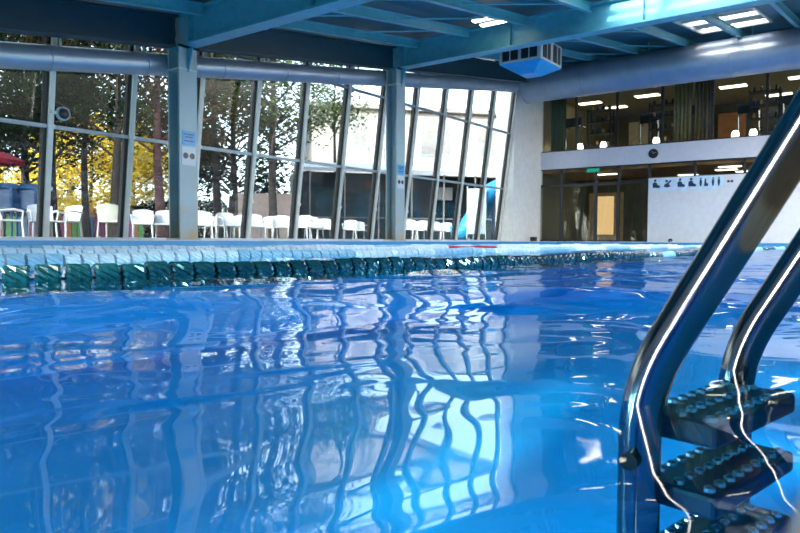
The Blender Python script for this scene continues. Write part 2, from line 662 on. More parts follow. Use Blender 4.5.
def framed(name, y0, y1, z0, z1, t=0.05, door=False):
    fr_ = MB()
    fr_.box(XE + 0.05, XE + 0.14, y0, y0 + t, z0, z1)
    fr_.box(XE + 0.05, XE + 0.14, y1 - t, y1, z0, z1)
    fr_.box(XE + 0.05, XE + 0.14, y0 + t, y1 - t, z0, z0 + t)
    fr_.box(XE + 0.05, XE + 0.14, y0 + t, y1 - t, z1 - t, z1)
    o_ = fr_.build(name, 'dark')
    tag(o_, kind='structure')
    MB().box(XE + 0.09, XE + 0.10, y0 + t, y1 - t, z0 + t, z1 - t).build('pane', 'inglass', o_)
    if door:
        MB().tube([(XE + 0.03, y0 + 0.12, z0 + 0.9), (XE - 0.01, y0 + 0.12, z0 + 0.95), (XE - 0.01, y0 + 0.12, z0 + 1.25),
                   (XE + 0.03, y0 + 0.12, z0 + 1.3)], 0.012, 8).build('door_handle', 'steel', o_, smooth=True)
    return o_


for i in range(len(wu) - 1):
    win += 1
    framed('window_%d' % win, wu[i + 1], wu[i], 3.60, 5.95, 0.045)
for (y0, y1) in ((10.4, 11.3), (8.18, 9.04), (7.08, 8.18), (9.04, 10.4)):
    win += 1
    framed('window_%d' % win, y0, y1, 2.30, 2.94, 0.04)
for (y0, y1) in ((10.4, 11.3), (7.08, 8.18)):
    win += 1
    framed('window_%d' % win, y0, y1, DECK, 2.30, 0.05)
framed('door_1', 9.04, 10.4, DECK, 2.30, 0.06, True)
framed('door_2', 8.18, 9.04, DECK, 2.30, 0.06, True)
for (y0, y1) in ((5.55, 7.08), (4.0, 5.55), (2.4, 4.0), (0.8, 2.4), (-0.8, 0.8)):
    win += 1
    framed('window_%d' % win, y0, y1, 2.40, 2.94, 0.04)

# unseen sides of the hall, their openings shaped for the light they let in
b = MB()
b.box(BACK, END, NEAR - 0.2, NEAR, -0.1, 1.0)
b.hexa([(BACK, NEAR - .2, 1), (6, NEAR - .2, 1), (6, NEAR, 1), (BACK, NEAR, 1),
        (BACK, NEAR - .2, z_roof(BACK)), (6, NEAR - .2, z_roof(6)), (6, NEAR, z_roof(6)), (BACK, NEAR, z_roof(BACK))])
for k in range(7):
    s = 6 + k * 3.0
    b.box(s, s + 0.3, NEAR - 0.2, NEAR, 1.0, z_roof(s))
tag(b.build('wall_right', 'white'), kind='structure')
b = MB()
b.box(BACK - 0.2, BACK, NEAR, 1.5, -0.1, z_roof(BACK))
b.box(BACK - 0.2, BACK, 2.35, GLASS, -0.1, z_roof(BACK))
b.box(BACK - 0.2, BACK, 1.5, 2.35, -0.1, 0.2)
b.box(BACK - 0.2, BACK, 1.5, 2.35, 2.3, z_roof(BACK))
tag(b.build('wall_back', 'white'), kind='structure')

# ------------------------------------------------------------------ roof sheet with skylights
holes = [(12.3, 13.75, 1.6, 4.9), (18.8, 22.0, 2.95, 4.9)]
sx = sorted({BACK - 0.2, END + 0.3, *[h[0] for h in holes], *[h[1] for h in holes]})
sy = sorted({NEAR - 0.2, 11.6, *[h[2] for h in holes], *[h[3] for h in holes]})
b = MB()
for i in range(len(sx) - 1):
    for j in range(len(sy) - 1):
        cx, cy = (sx[i] + sx[i + 1]) / 2, (sy[j] + sy[j + 1]) / 2
        if any(h[0] < cx < h[1] and h[2] < cy < h[3] for h in holes):
            continue
        c = []
        for dz in (0, 0.12):
            c += [(sx[i], sy[j], z_roof(sx[i]) + dz), (sx[i + 1], sy[j], z_roof(sx[i + 1]) + dz),
                  (sx[i + 1], sy[j + 1], z_roof(sx[i + 1]) + dz), (sx[i], sy[j + 1], z_roof(sx[i]) + dz)]
        b.hexa(c)
tag(b.build('ceiling', 'roof'), kind='structure')
k = 0
for h in holes:
    win += 1
    k += 1
    f = MB()
    for yy in (h[2], h[3] - 0.07):
        f.hexa([(h[0], yy, z_roof(h[0]) - .06), (h[1], yy, z_roof(h[1]) - .06), (h[1], yy + .07, z_roof(h[1]) - .06), (h[0], yy + .07, z_roof(h[0]) - .06),
                (h[0], yy, z_roof(h[0]) + .2), (h[1], yy, z_roof(h[1]) + .2), (h[1], yy + .07, z_roof(h[1]) + .2), (h[0], yy + .07, z_roof(h[0]) + .2)])
    for ss in (h[0], h[1] - 0.07):
        f.box(ss, ss + 0.07, h[2], h[3], z_roof(ss) - 0.06, z_roof(ss) + 0.2)
    fo = f.build('window_%d' % win, 'mullion')
    tag(fo, kind='structure')
    g = MB()
    c = []
    for dz in (0.15, 0.17):
        c += [(h[0], h[2], z_roof(h[0]) + dz), (h[1], h[2], z_roof(h[1]) + dz), (h[1], h[3], z_roof(h[1]) + dz), (h[0], h[3], z_roof(h[0]) + dz)]
    g.hexa(c)
    g.build('pane', 'skylite', fo)
    nb = 4 if k == 2 else 2
    for q in range(1, nb):
        ss = h[0] + (h[1] - h[0]) * q / nb
        MB().box(ss - 0.035, ss + 0.035, h[2], h[3], z_roof(ss) - 0.02, z_roof(ss) + 0.08).build('glazing_bar', 'mullion', fo)
    if k == 2:
        for q in (0, 2):
            sa, sb = h[0] + (h[1] - h[0]) * (q + 0.35) / nb, h[0] + (h[1] - h[0]) * (q + 1.65) / nb
            c = []
            for dz in (0.09, 0.13):
                c += [(sa, h[2], z_roof(sa) + dz), (sb, h[2], z_roof(sb) + dz), (sb, h[3], z_roof(sb) + dz), (sa, h[3], z_roof(sa) + dz)]
            MB().hexa(c).build('blind_panel', 'dark', fo)


# ------------------------------------------------------------------ steel frame
def ibeam_w(s, y0, y1, zb, depth=0.6, fl=0.30, tf=0.035, tw=0.03):
    m = MB()
    m.box(s - fl / 2, s + fl / 2, y0, y1, zb, zb + tf)
    m.box(s - fl / 2, s + fl / 2, y0, y1, zb + depth - tf, zb + depth)
    m.box(s - tw / 2, s + tw / 2, y0, y1, zb + tf, zb + depth - tf)
    return m


YC = 10.55
cols_s = [1.01, 7.52, 14.03]
beamlab = ['blue steel roof beam across the hall, just out of view at the near end',
           'blue steel roof beam crossing the upper left, meeting the nearer column',
           'long blue steel roof beam carrying the boxy ventilation unit, meeting the farther column']
for s, lb in zip(cols_s, beamlab):
    zb = z_beam(s)
    m = ibeam_w(s, NEAR, YC + 0.17, zb)
    o = m.build('roof_beam', 'steel_blue')
    tag(o, lb, 'beam', 'main roof beams')
    for yy in (10.2, 7.2, 4.2, 1.2, -1.8):
        for sd in (-1, 1):
            MB().box(*(sorted((s + sd * 0.02, s + sd * 0.14))), yy - 0.01, yy + 0.01, zb + 0.035, zb + 0.565).build('stiffener', 'steel_blue', o)

# columns: H sections
collab = [None, 'wide pale blue steel column left of centre, nearer of the two with signs',
          'slim pale steel column at centre with yellowed foot, farther of the two with signs']


def column(s, lb):
    zb = z_beam(s)
    root = empty('steel_column', (s, YC, DECK))
    tag(root, lb, 'column', 'columns along the glass wall')
    H = zb - DECK
    m = MB()
    m.box(-0.19, 0.19, -0.17, -0.14, 0, H)
    m.box(-0.19, 0.19, 0.14, 0.17, 0, H)
    m.box(-0.015, 0.015, -0.14, 0.14, 0, H)
    m.build('shaft', 'column', root)
    MB().box(-0.23, 0.23, -0.21, 0.21, 0, 0.03).build('base_plate', 'column', root, bevel=0.004)
    c = MB()
    c.box(-0.22, 0.22, -0.20, -0.175, H - 0.03, H)
    c.box(-0.22, 0.22, -0.20, 0.20, H - 0.03, H)
    c.build('cap_plate', 'steel_blue', root)
    c = MB()
    c.box(-0.205, 0.205, -0.18, 0.175, H - 0.42, H - 0.40)
    c.build('collar', 'mullion', root)
    c = MB()
    c.add([(-0.012, -0.172, H - 0.45), (0.012, -0.172, H - 0.45), (0.012, -0.172, H - 0.03), (-0.012, -0.172, H - 0.03),
           (-0.012, -0.175 - 0.01, H - 0.45), (0.012, -0.175 - 0.01, H - 0.45), (0.012, -0.33, H - 0.03), (-0.012, -0.33, H - 0.03)],
          [(0, 3, 2, 1), (4, 5, 6, 7), (0, 1, 5, 4), (1, 2, 6, 5), (2, 3, 7, 6), (3, 0, 4, 7)])
    c.build('gusset', 'steel_blue', root)
    return root


for s, lb in zip(cols_s[1:], collab[1:]):
    column(s, lb)
column(1.01, 'pale steel column beyond the left edge of the view')


def column_signs(s, where):
    y0 = YC - 0.17
    root = empty('column_sign', (s, y0, 1.98))
    tag(root, 'small blue notice plate fixed high on the %s column' % where, 'sign', 'blue notices on columns')
    MB().box(-0.14, 0.14, -0.008, 0, -0.13, 0.13).build('plate', 'sblue', root)
    for k, (a, w_) in enumerate(((0.07, 0.2), (0.02, 0.16), (-0.05, 0.2))):
        MB().box(-w_ / 2, w_ / 2, -0.011, -0.008, a - 0.012, a + 0.012).build('printed_line', 'navy', root)
    root = empty('warning_sign', (s, y0, 1.66))
    tag(root, 'white plate with two black dots below the blue notice, %s column' % where, 'sign', 'dotted plates on columns')
    MB().box(-0.15, 0.15, -0.008, 0, -0.17, 0.16).build('plate', 'chair', root)
    for dx in (-0.07, 0.07):
        m = MB()
        m.lathe([(0.055, -0.012), (0.055, -0.008)], 20, (dx, 0, 0.0), 'y')
        m.build('printed_disc', 'black', root)


column_signs(7.52, 'left')
column_signs(14.03, 'centre')


def slope_beam(y, s0, s1, fl, depth, off, name, lb, cat, group, tf=0.02):
    """steel member following the roof slope; off = height of its underside above the beams' underside"""
    m = MB()

    def seg(ya, yb, za, zb_):
        m.hexa([(s0, ya, z_beam(s0) + off + za), (s1, ya, z_beam(s1) + off + za), (s1, yb, z_beam(s1) + off + za), (s0, yb, z_beam(s0) + off + za),
                (s0, ya, z_beam(s0) + off + zb_), (s1, ya, z_beam(s1) + off + zb_), (s1, yb, z_beam(s1) + off + zb_), (s0, yb, z_beam(s0) + off + zb_)])
    seg(y - fl / 2, y + fl / 2, 0, tf)
    seg(y - fl / 2, y + fl / 2, depth - tf, depth)
    seg(y - 0.012, y + 0.012, tf, depth - tf)
    o_ = m.build(name, 'steel_shaded' if name == 'edge_beam' else 'steel_blue')
    tag(o_, lb, cat, group)
    return o_


segs = [(BACK, 0.86, 'nearest bay'), (1.16, 7.37, 'bay left of the first column'), (7.67, 13.88, 'bay between the two columns'), (14.18, END, 'farthest bay')]
for (a, b_, t) in segs:
    slope_beam(YC, a, b_, 0.26, 0.56, 0.0, 'edge_beam', 'deep blue beam with painted-in shade above the glass wall, ' + t, 'beam', 'edge beams over the glass wall', 0.03)
    for i, yy in enumerate((9.75, 8.27, 6.78, 5.3, 3.8, 2.3, 0.8, -0.8)):
        slope_beam(yy, a, b_, 0.10, 0.20, 0.42, 'purlin', 'thin blue roof purlin, %s, %s from the glass wall' %
                   (t, ('first', 'second', 'third', 'fourth', 'fifth', 'sixth', 'seventh', 'eighth')[i]), 'purlin', 'roof purlins')
# thin wind bracing between the purlins
for (a, b_, t) in segs[2:]:
    for (ya, yb, lb) in ((9.75, 8.27, 'first and second'), (8.27, 6.78, 'second and third'), (6.78, 5.3, 'third and fourth')):
        L = b_ - a
        for q in range(2):
            s_a, s_b = a + L * (0.1 + 0.45 * q), a + L * (0.45 + 0.45 * q)
            o = MB().tube([(s_a, ya, z_beam(s_a) + 0.52), (s_b, yb, z_beam(s_b) + 0.52)], 0.018, 8).build('brace_rod', 'steel_blue', smooth=True)
            tag(o, 'thin diagonal brace, %s end, %s, %s purlins' % (('near', 'far')[q], t, lb), 'brace', 'diagonal roof braces')
tag(MB().box(END - 0.35, END - 0.15, NEAR, 11.2, 6.35, 6.6).build('end_beam', 'steel_blue'),
    'blue steel beam on top of the far end wall behind the large duct', 'beam')


# ------------------------------------------------------------------ ducts
def zd(s):
    return 2.19 + 0.159 * s


YD = 10.96
root = empty('ventilation_duct', (0, YD, zd(0)))
tag(root, 'long thin silver round duct running above the glass wall', 'duct')
s = BACK + 0.2
while s < 21.4:
    e_ = min(s + 1.7, 21.6)
    m = MB()
    m.tube([(s, 0, zd(s) - zd(0)), (e_, 0, zd(e_) - zd(0))], 0.2, 28)
    m.build('duct_section', 'duct', root, smooth=True)
    m = MB()
    m.tube([(e_ - 0.025, 0, zd(e_ - 0.025) - zd(0)), (e_ + 0.025, 0, zd(e_ + 0.025) - zd(0))], 0.212, 28)
    m.build('joint_ring', 'duct', root, smooth=True)
    s = e_
for s in [4.0 + 1.5 * i for i in range(-3, 12)]:
    m = MB()
    m.bar((s, 0.0, zd(s) + 0.19 - zd(0)), (s, 0.02, z_beam(s) + 0.5 - zd(0)), 0.05, 0.02)
    m.bar((s, 0.0, z_beam(s) + 0.1 - zd(0)), (s + 0.22, 0.02, zd(s) + 0.2 - zd(0) + 0.16), 0.03, 0.02)
    m.build('hanger', 'mullion', root)
ZD2, SD2, RD2 = 5.68, 22.2, 0.57
root = empty('main_duct', (SD2, 0, ZD2))
tag(root, 'fat silver round duct across the far end wall above the windows', 'duct')
y = NEAR + 0.1
while y < 10.7:
    e_ = min(y + 2.3, 10.75)
    MB().tube([(0, y, 0), (0, e_, 0)], RD2, 40).build('duct_section', 'duct', root, smooth=True)
    MB().tube([(0, e_ - 0.02, 0), (0, e_ + 0.02, 0)], RD2 + 0.015, 40).build('joint_ring', 'duct', root, smooth=True)
    y = e_
for y in (9.5, 6.5, 3.5, 0.5):
    MB().bar((0, y, RD2 - 0.02), (0, y, z_roof(SD2) - ZD2 - 0.02), 0.03, 0.03).build('hanger', 'steel_blue', root)

# ventilation unit hanging below the second beam
ax, ay, az = 15.55, 7.45, 4.80
root = empty('ventilation_unit', (ax, ay, az))
tag(root, 'boxy white and blue ventilation unit with dark square grilles hanging under the roof', 'ventilation unit')
hx, hy = 0.62, 0.56
m = MB()
m.box(-hx, hx, -hy, hy, -0.28, 0.26)
m.build('housing', 'chair', root, bevel=0.02)
m = MB()
m.add([(-hx, -hy, -0.281), (hx, -hy, -0.281), (hx, hy, -0.281), (-hx, hy, -0.281),
       (-hx * .35, -hy * .35, -0.5), (hx * .35, -hy * .35, -0.5), (hx * .35, hy * .35, -0.5), (-hx * .35, hy * .35, -0.5)],
      [(0, 3, 2, 1), (4, 5, 6, 7), (0, 1, 5, 4), (1, 2, 6, 5), (2, 3, 7, 6), (3, 0, 4, 7)])
m.build('lower_hood', 'sblue', root)
for c_ in (-0.3, 0.3):
    m = MB().box(c_ - 0.21, c_ + 0.21, -hy - 0.015, -hy, -0.22, 0.2)
    g = m.build('grille', 'black', root)
    MB().box(c_ - 0.012, c_ + 0.012, -hy - 0.025, -hy - 0.012, -0.22, 0.2).build('louvre_bar', 'chair', g)
    m = MB().box(-hx - 0.015, -hx, c_ * 0.85 - 0.21, c_ * 0.85 + 0.21, -0.22, 0.2)
    g = m.build('grille', 'black', root)
    MB().box(-hx - 0.025, -hx - 0.012, c_ * 0.85 - 0.012, c_ * 0.85 + 0.012, -0.22, 0.2).build('louvre_bar', 'chair', g)
for (dx, dy) in ((-.5, -.45), (.5, -.45), (.5, .45), (-.5, .45)):
    MB().tube([(dx, dy, 0.24), (dx, dy, z_beam(ax + dx) + 0.75 - az)], 0.012, 8).build('hanger_rod', 'steel', root)

# ------------------------------------------------------------------ things on the end wall
root = empty('wall_clock', (XE - 0.0, 6.93, 3.27))
tag(root, 'round black wall clock on the white band below the upper windows', 'clock')
MB().lathe([(0.16, -0.05), (0.17, -0.04), (0.17, 0)], 32, (0, 0, 0), 'x').build('case', 'black', root, smooth=True)
m = MB()
m.bar((-0.055, 0, 0), (-0.055, 0.05, 0.09), 0.012, 0.004, (1, 0, 0))
m.build('hour_hand', 'chair', root)
m = MB()
m.bar((-0.057, 0, 0), (-0.057, -0.1, 0.04), 0.009, 0.004, (1, 0, 0))
m.build('minute_hand', 'chair', root)

root = empty('exit_sign', (XE - 0.03, 9.1, 2.80))
tag(root, 'small glowing green exit sign above the dark glass doors', 'sign')
MB().box(-0.04, 0.03, -0.26, 0.26, -0.08, 0.08).build('housing', 'dark', root)
MB().box(-0.046, -0.04, -0.24, 0.24, -0.065, 0.065).build('lit_panel', 'exitg', root)

# pictogram board
PO = [5.8, 2.17]
root = empty('pictogram_board', (XE - 0.022, 5.8, 2.17))
tag(root, 'pale blue board of dark swimming pictograms on the white far wall', 'sign')
pts = [(7.02, 2.38), (4.62, 2.38), (4.62, 1.97)]
for k in range(1, 24):
    y = 4.62 + 2.4 * k / 24
    pts.append((y, 1.93 + 0.035 * math.sin(k * 0.85)))
pts.append((7.02, 1.95))


def wallp(a_, b_, d):
    return (-d, a_ - PO[0], b_ - PO[1])


MB().poly(pts, wallp, 0.0, 0.02).build('board', 'signblue', root)


def disc2(cy, cz, r_, n=14):
    return [(cy + r_ * math.cos(2 * math.pi * k / n), cz + r_ * math.sin(2 * math.pi * k / n)) for k in range(n)]


def picto(cy, kind):
    m = MB()
    f = lambda pts_: m.poly([(cy - a_, 2.17 + b_) for a_, b_ in pts_], wallp, 0.02, 0.026)
    if kind == 'bather':
        f(disc2(-0.02, 0.13, 0.045))
        f([(-0.10, -0.12), (-0.11, 0.02), (-0.05, 0.08), (0.03, 0.06), (0.06, -0.02), (0.15, -0.06), (0.13, -0.13)])
    elif kind == 'swimmer':
        f(disc2(-0.03, 0.10, 0.045))
        f([(-0.12, -0.10), (-0.10, -0.02), (-0.02, 0.03), (0.10, 0.13), (0.14, 0.11), (0.04, -0.01), (0.12, -0.09), (0.0, -0.13)])
    elif kind == 'standing':
        f(disc2(0, 0.13, 0.03))
        f([(-0.035, 0.09), (0.035, 0.09), (0.04, -0.02), (0.02, -0.13), (-0.02, -0.13), (-0.04, -0.02)])
    elif kind == 'sitter':
        f(disc2(-0.02, 0.10, 0.03))
        f([(-0.05, 0.07), (0.0, 0.07), (0.015, -0.03), (0.07, -0.04), (0.06, -0.13), (-0.06, -0.13)])
    else:
        f(disc2(-0.05, 0.0, 0.045))
        f(disc2(0.06, 0.0, 0.045))
        f([(-0.04, 0.012), (0.05, 0.012), (0.05, -0.012), (-0.04, -0.012)])
    return m


for cy, kd in ((6.82, 'bather'), (6.42, 'swimmer'), (5.98, 'bather'), (5.62, 'bather'), (5.33, 'standing'), (5.16, 'sitter'),
               (4.94, 'standing'), (4.76, 'standing')):
    picto(cy, kd).build({'bather': 'bather_pictogram', 'swimmer': 'swimmer_pictogram', 'standing': 'standing_pictogram',
                         'sitter': 'sitting_pictogram'}[kd], 'navy', root)
PO = [4.42, 2.17]
root = empty('goggles_pictogram', (XE - 0.001, 4.42, 2.17))
tag(root, 'small dark goggles symbol on the wall right of the pictogram board', 'sign')
picto(4.42, 'goggles').build('goggles_symbol', 'navy', root)


def slipper(m, cx, cy, rz):
    mt = Matrix.Translation((cx, cy, DECK)) @ Matrix.Rotation(rz, 4, 'Z')
    n = 16
    vs = [mt @ Vector((0.14 * math.cos(t_), (0.05 + 0.012 * math.cos(t_)) * math.sin(t_), 0)) for t_ in [2 * math.pi * k / n for k in range(n)]]
    m.add(vs + [v + Vector((0, 0, 0.03)) for v in vs], [tuple(range(n)), tuple(range(n, 2 * n))] + [(i, (i + 1) % n, n + (i + 1) % n, n + i) for i in range(n)])


# dark pool shoes left on the far coping
x_, y_ = 24.1, 6.2
m = MB()
slipper(m, x_, y_, 0.4)
o = m.build('sole', 'black')
root = empty('pool_shoe', (0, 0, 0))
tag(root, 'small black pool shoe on the far deck below the pictogram board', 'shoe')
o.parent = root
MB().tube([(x_ - .0, y_ - 0.055, DECK + 0.03), (x_ + .02, y_ - 0.03, DECK + 0.09), (x_ + .03, y_ + 0.02, DECK + 0.09), (x_ + .02, y_ + 0.06, DECK + 0.03)], 0.035, 10).build('strap', 'black', root, smooth=True)
root = empty('loudspeaker', (23.2, 10.9, DECK))
tag(root, 'small black box on the deck at the foot of the corner pier', 'box')
MB().box(-.1, .1, -.1, .1, 0, 0.16).build('case', 'black', root, bevel=0.01)
MB().lathe([(0.05, -0.012), (0.06, 0)], 16, (0, -0.1, 0.08), 'y').build('cone', 'dark', root)

# round fixture on the first mullion
z_ = 2.28
root = empty('round_lamp', (5.80, gy(z_) - 0.1, z_))
tag(root, 'round dark fixture with a pale rim on the glass wall at far left', 'lamp')
MB().lathe([(0.10, -0.03), (0.12, -0.02), (0.12, 0.03)], 28, (0, 0, 0), 'y').build('rim', 'transom', root, smooth=True)
MB().lathe([(0.02, -0.085), (0.06, -0.075), (0.09, -0.045), (0.097, -0.02)], 28, (0, 0, 0), 'y').build('dome', 'black', root, smooth=True)
MB().box(-0.2, -0.08, -0.02, 0.02, -0.02, 0.02).build('bracket', 'mullion', root)


# ------------------------------------------------------------------ rooms behind the end wall
def ceiling_lamp(x_, y_, z, lx, ly, lab, grp, m='lamp'):
    r_ = empty('ceiling_lamp', (x_, y_, z))
    tag(r_, lab, 'lamp', grp)
    MB().box(-lx / 2, lx / 2, -ly / 2, ly / 2, -0.05, 0.0).build('housing', 'chair', r_)
    MB().box(-lx / 2 + .02, lx / 2 - .02, -ly / 2 + .02, ly / 2 - .02, -0.06, -0.05).build('diffuser', m, r_)


k = 0
for i, (xx, yy, lb) in enumerate(((27.7, 10.5, 'first from the left'), (29.2, 9.9, 'second from the left, deeper in'), (27.6, 8.1, 'third from the left'),
                                  (27.8, 5.0, 'alone above the brown curtains'), (30.4, 3.8, 'right of the curtains, deepest in'), (27.6, 2.7, 'rightmost, by the handrail'))):
    ceiling_lamp(xx, yy, 6.05, 0.45, 0.95, 'glowing flat ceiling lamp in the upstairs room, ' + lb, 'upstairs ceiling lamps')
for i, (xx, yy) in enumerate(((XE + 0.9, 4.6), (XE + 1.9, 4.9), (XE + 2.9, 4.4), (XE + 1.2, 9.0), (XE + 1.4, 2.2), (XE + 1.0, 0.9), (XE + 3.2, 6.5))):
    ceiling_lamp(xx, yy, 2.80, 0.32, 0.75, 'glowing lamp in the wooden lobby ceiling, %s' %
                 ('right of the clock, lowest on the wall side', 'right of the clock, middle one', 'right of the clock, deepest in', 'above the doors',
                  'behind the steel handrail', 'at the right edge of the view', 'small one left of the clock')[i], 'lobby ceiling lamps', 'lamp')

root = empty('lobby_door', (XE + 3.98, 10.0, DECK))
tag(root, 'honey wooden door lit warmly inside the lobby behind the glass doors', 'door')
MB().box(-0.04, 0, -0.75, 0.75, 0, 2.1).build('leaf', 'door_wood', root)
MB().box(-0.05, -0.04, -0.35, 0.45, 0.3, 1.95).build('lit_window', 'warm', root)
MB().tube([(-.05, -.6, 1.0), (-.1, -.6, 1.0), (-.1, -.5, 1.0)], 0.012, 8).build('door_handle', 'steel', root)


def treadmill(x_, y_, rz, lab):
    r_ = empty('treadmill', (x_, y_, 3.56), rz)
    tag(r_, lab, 'gym machine', 'gym machines upstairs')
    MB().box(-0.8, 0.7, -0.35, 0.35, 0.05, 0.2).build('deck', 'black', r_, bevel=0.02)
    for sy_ in (-0.33, 0.33):
        MB().tube([(0.6, sy_, 0.15), (0.75, sy_, 1.15), (0.3, sy_, 1.1)], 0.03, 8).build('upright', 'steel', r_, smooth=True)
    MB().box(0.62, 0.72, -0.35, 0.35, 1.1, 1.45).build('console', 'black', r_, bevel=0.02)


for i, yy in enumerate((10.3, 7.6, 6.0, 4.2, 2.7, 1.2)):
    treadmill(XE + 1.6 + (i % 2) * 0.8, yy, R(180), 'dark treadmill upstairs behind the glass, %s from the left' % ('first', 'second', 'third', 'fourth', 'fifth', 'sixth')[i])
for i, (yy, ww, c_) in enumerate(((9.4, 0.9, 'cream'), (7.2, 0.5, 'shade'), (5.6, 1.0, 'wood'), (3.9, 0.5, 'shade'), (1.6, 1.1, 'cream'))):
    r_ = empty('tall_cabinet', (XE + 6.6, yy, 3.56))
    tag(r_, '%s tall cabinet against the back wall upstairs, %s from the left' % (('cream', 'dark', 'brown wooden', 'dark', 'cream')[i], ('first', 'second', 'third', 'fourth', 'fifth')[i]), 'cabinet', 'upstairs cabinets')
    MB().box(-0.25, 0.25, -ww / 2, ww / 2, 0, 2.0).build('body', c_, r_)
    for sd in (-1, 1):
        MB().box(-0.27, -0.25, min(0.01 * sd, sd * (ww / 2 - 0.02)), max(0.01 * sd, sd * (ww / 2 - 0.02)), 0.05, 1.95).build('door', c_, r_)
for i, yy in enumerate((11.0, 9.98, 9.05, 7.08, 4.45, 3.9)):
    r_ = empty('lantern', (XE + 0.85, yy, 3.56))
    tag(r_, 'small glowing lantern on the upstairs floor just behind the glass, %s from the left' % ('first', 'second', 'third', 'fourth', 'fifth', 'sixth')[i], 'lamp', 'upstairs lanterns')
    MB().box(-0.1, 0.1, -0.1, 0.1, 0.0, 0.05).build('base', 'dark', r_)
    MB().lathe([(0.09, 0.05), (0.12, 0.15), (0.12, 0.3), (0.08, 0.4)], 12).build('shade', 'lamp', r_, smooth=True)
    MB().tube([(0, -.07, 0.4), (0, 0, 0.5), (0, .07, 0.4)], 0.01, 6).build('handle', 'dark', r_)
for i, (yy, dx) in enumerate(((9.3, 1.2), (7.0, 1.4), (3.6, 1.1), (1.9, 1.5))):
    r_ = empty('equipment_rack', (XE + dx, yy, 3.56))
    tag(r_, 'dark open rack of gym weights near the upstairs glass, %s from the left' % ('first', 'second', 'third', 'fourth')[i], 'rack', 'upstairs racks')
    for (x_, y_) in ((-.2, -.45), (-.2, .45), (.2, -.45), (.2, .45)):
        MB().box(x_ - .025, x_ + .025, y_ - .025, y_ + .025, 0, 1.75).build('post', 'dark', r_)
    for k, z in enumerate((0.3, 0.75, 1.2, 1.65)):
        sh = MB().box(-.22, .22, -.47, .47, z, z + 0.03).build('shelf', 'dark', r_)
        for q in range(4):
            m = MB()
            m.lathe([(0.085, -0.03), (0.095, 0), (0.085, 0.03)], 12, (0, -0.33 + q * 0.22, z + 0.125), 'y')
            m.build('weight_disc', ('steel', 'black', 'door_wood', 'black')[(q + k + i) % 4], sh, smooth=True)
# curtains drawn beside the upper panes
for i, (yy, c_) in enumerate(((10.75, 'green'), (6.1, 'door_wood'), (5.4, 'door_wood'))):
    m = MB()
    pts = []
    n = 40
    vs = []
    for q in range(n + 1):
        a_ = q / n
        vs.append((XE + 0.55 + 0.05 * math.sin(a_ * 30), yy - 0.3 + 0.6 * a_, 3.6))
        vs.append((XE + 0.55 + 0.05 * math.sin(a_ * 30), yy - 0.3 + 0.6 * a_, 5.95))
    m.add(vs, [(2 * q, 2 * q + 2, 2 * q + 3, 2 * q + 1) for q in range(n)])
    o = m.build('curtain', mat('curtain_cloth_%d' % i, ((0.10, 0.14, 0.09), (0.34, 0.24, 0.12), (0.28, 0.18, 0.10))[i], 0.9), smooth=True)
    tag(o, '%s pleated curtain hanging behind an upper window' % ('dull green', 'tan, left of two,', 'brown, right of two,')[i], 'curtain', 'upstairs curtains')
    sm = o.modifiers.new('thickness', 'SOLIDIFY')
    sm.thickness = 0.01

# ------------------------------------------------------------------ outside
tag(MB().box(-12, 60, GLASS + 0.12, 70, -0.2, 0.10).build('ground', 'paving'), kind='structure')


def make_chair(m):
    r_ = empty('garden_chair', (0, 0, 0))
    MB().box(-0.22, 0.24, -0.24, 0.24, 0.40, 0.435).build('seat', m, r_, bevel=0.012)
    bk = MB()
    n = 8
    vs = []
    for j in range(2):
        for q in range(n + 1):
            a_ = q / n * 2 - 1
            for z in (0.42, 0.80 - 0.05 * abs(a_) ** 3):
                lean = (z - 0.42) * 0.28
                vs.append((-0.20 - lean + 0.05 * a_ * a_ - 0.018 * j, a_ * 0.25, z))
    f_ = []
    o2 = 2 * (n + 1)
    for q in range(n):
        a0 = 2 * q
        f_ += [(a0, a0 + 2, a0 + 3, a0 + 1), (o2 + a0, o2 + a0 + 1, o2 + a0 + 3, o2 + a0 + 2), (a0 + 1, a0 + 3, o2 + a0 + 3, o2 + a0 + 1), (a0, o2 + a0, o2 + a0 + 2, a0 + 2)]
    f_ += [(0, 1, o2 + 1, o2), (2 * n, 2 * n + 1, o2 + 2 * n + 1, o2 + 2 * n)]
    bk.add(vs, f_)
    bk.build('backrest', m, r_)
    for (x_, y_) in ((0.2, 0.22), (0.2, -0.22), (-0.2, 0.22), (-0.2, -0.22)):
        MB().tube([(x_ * 1.15, y_ * 1.1, 0), (x_, y_, 0.41)], 0.022, 8).build('leg', m, r_)
    for sd in (-1, 1):
        MB().tube([(0.2, sd * 0.24, 0.41), (0.22, sd * 0.27, 0.62), (0.05, sd * 0.28, 0.65), (-0.24, sd * 0.25, 0.62)], 0.02, 8).build('armrest', m, r_, smooth=True)
    return r_


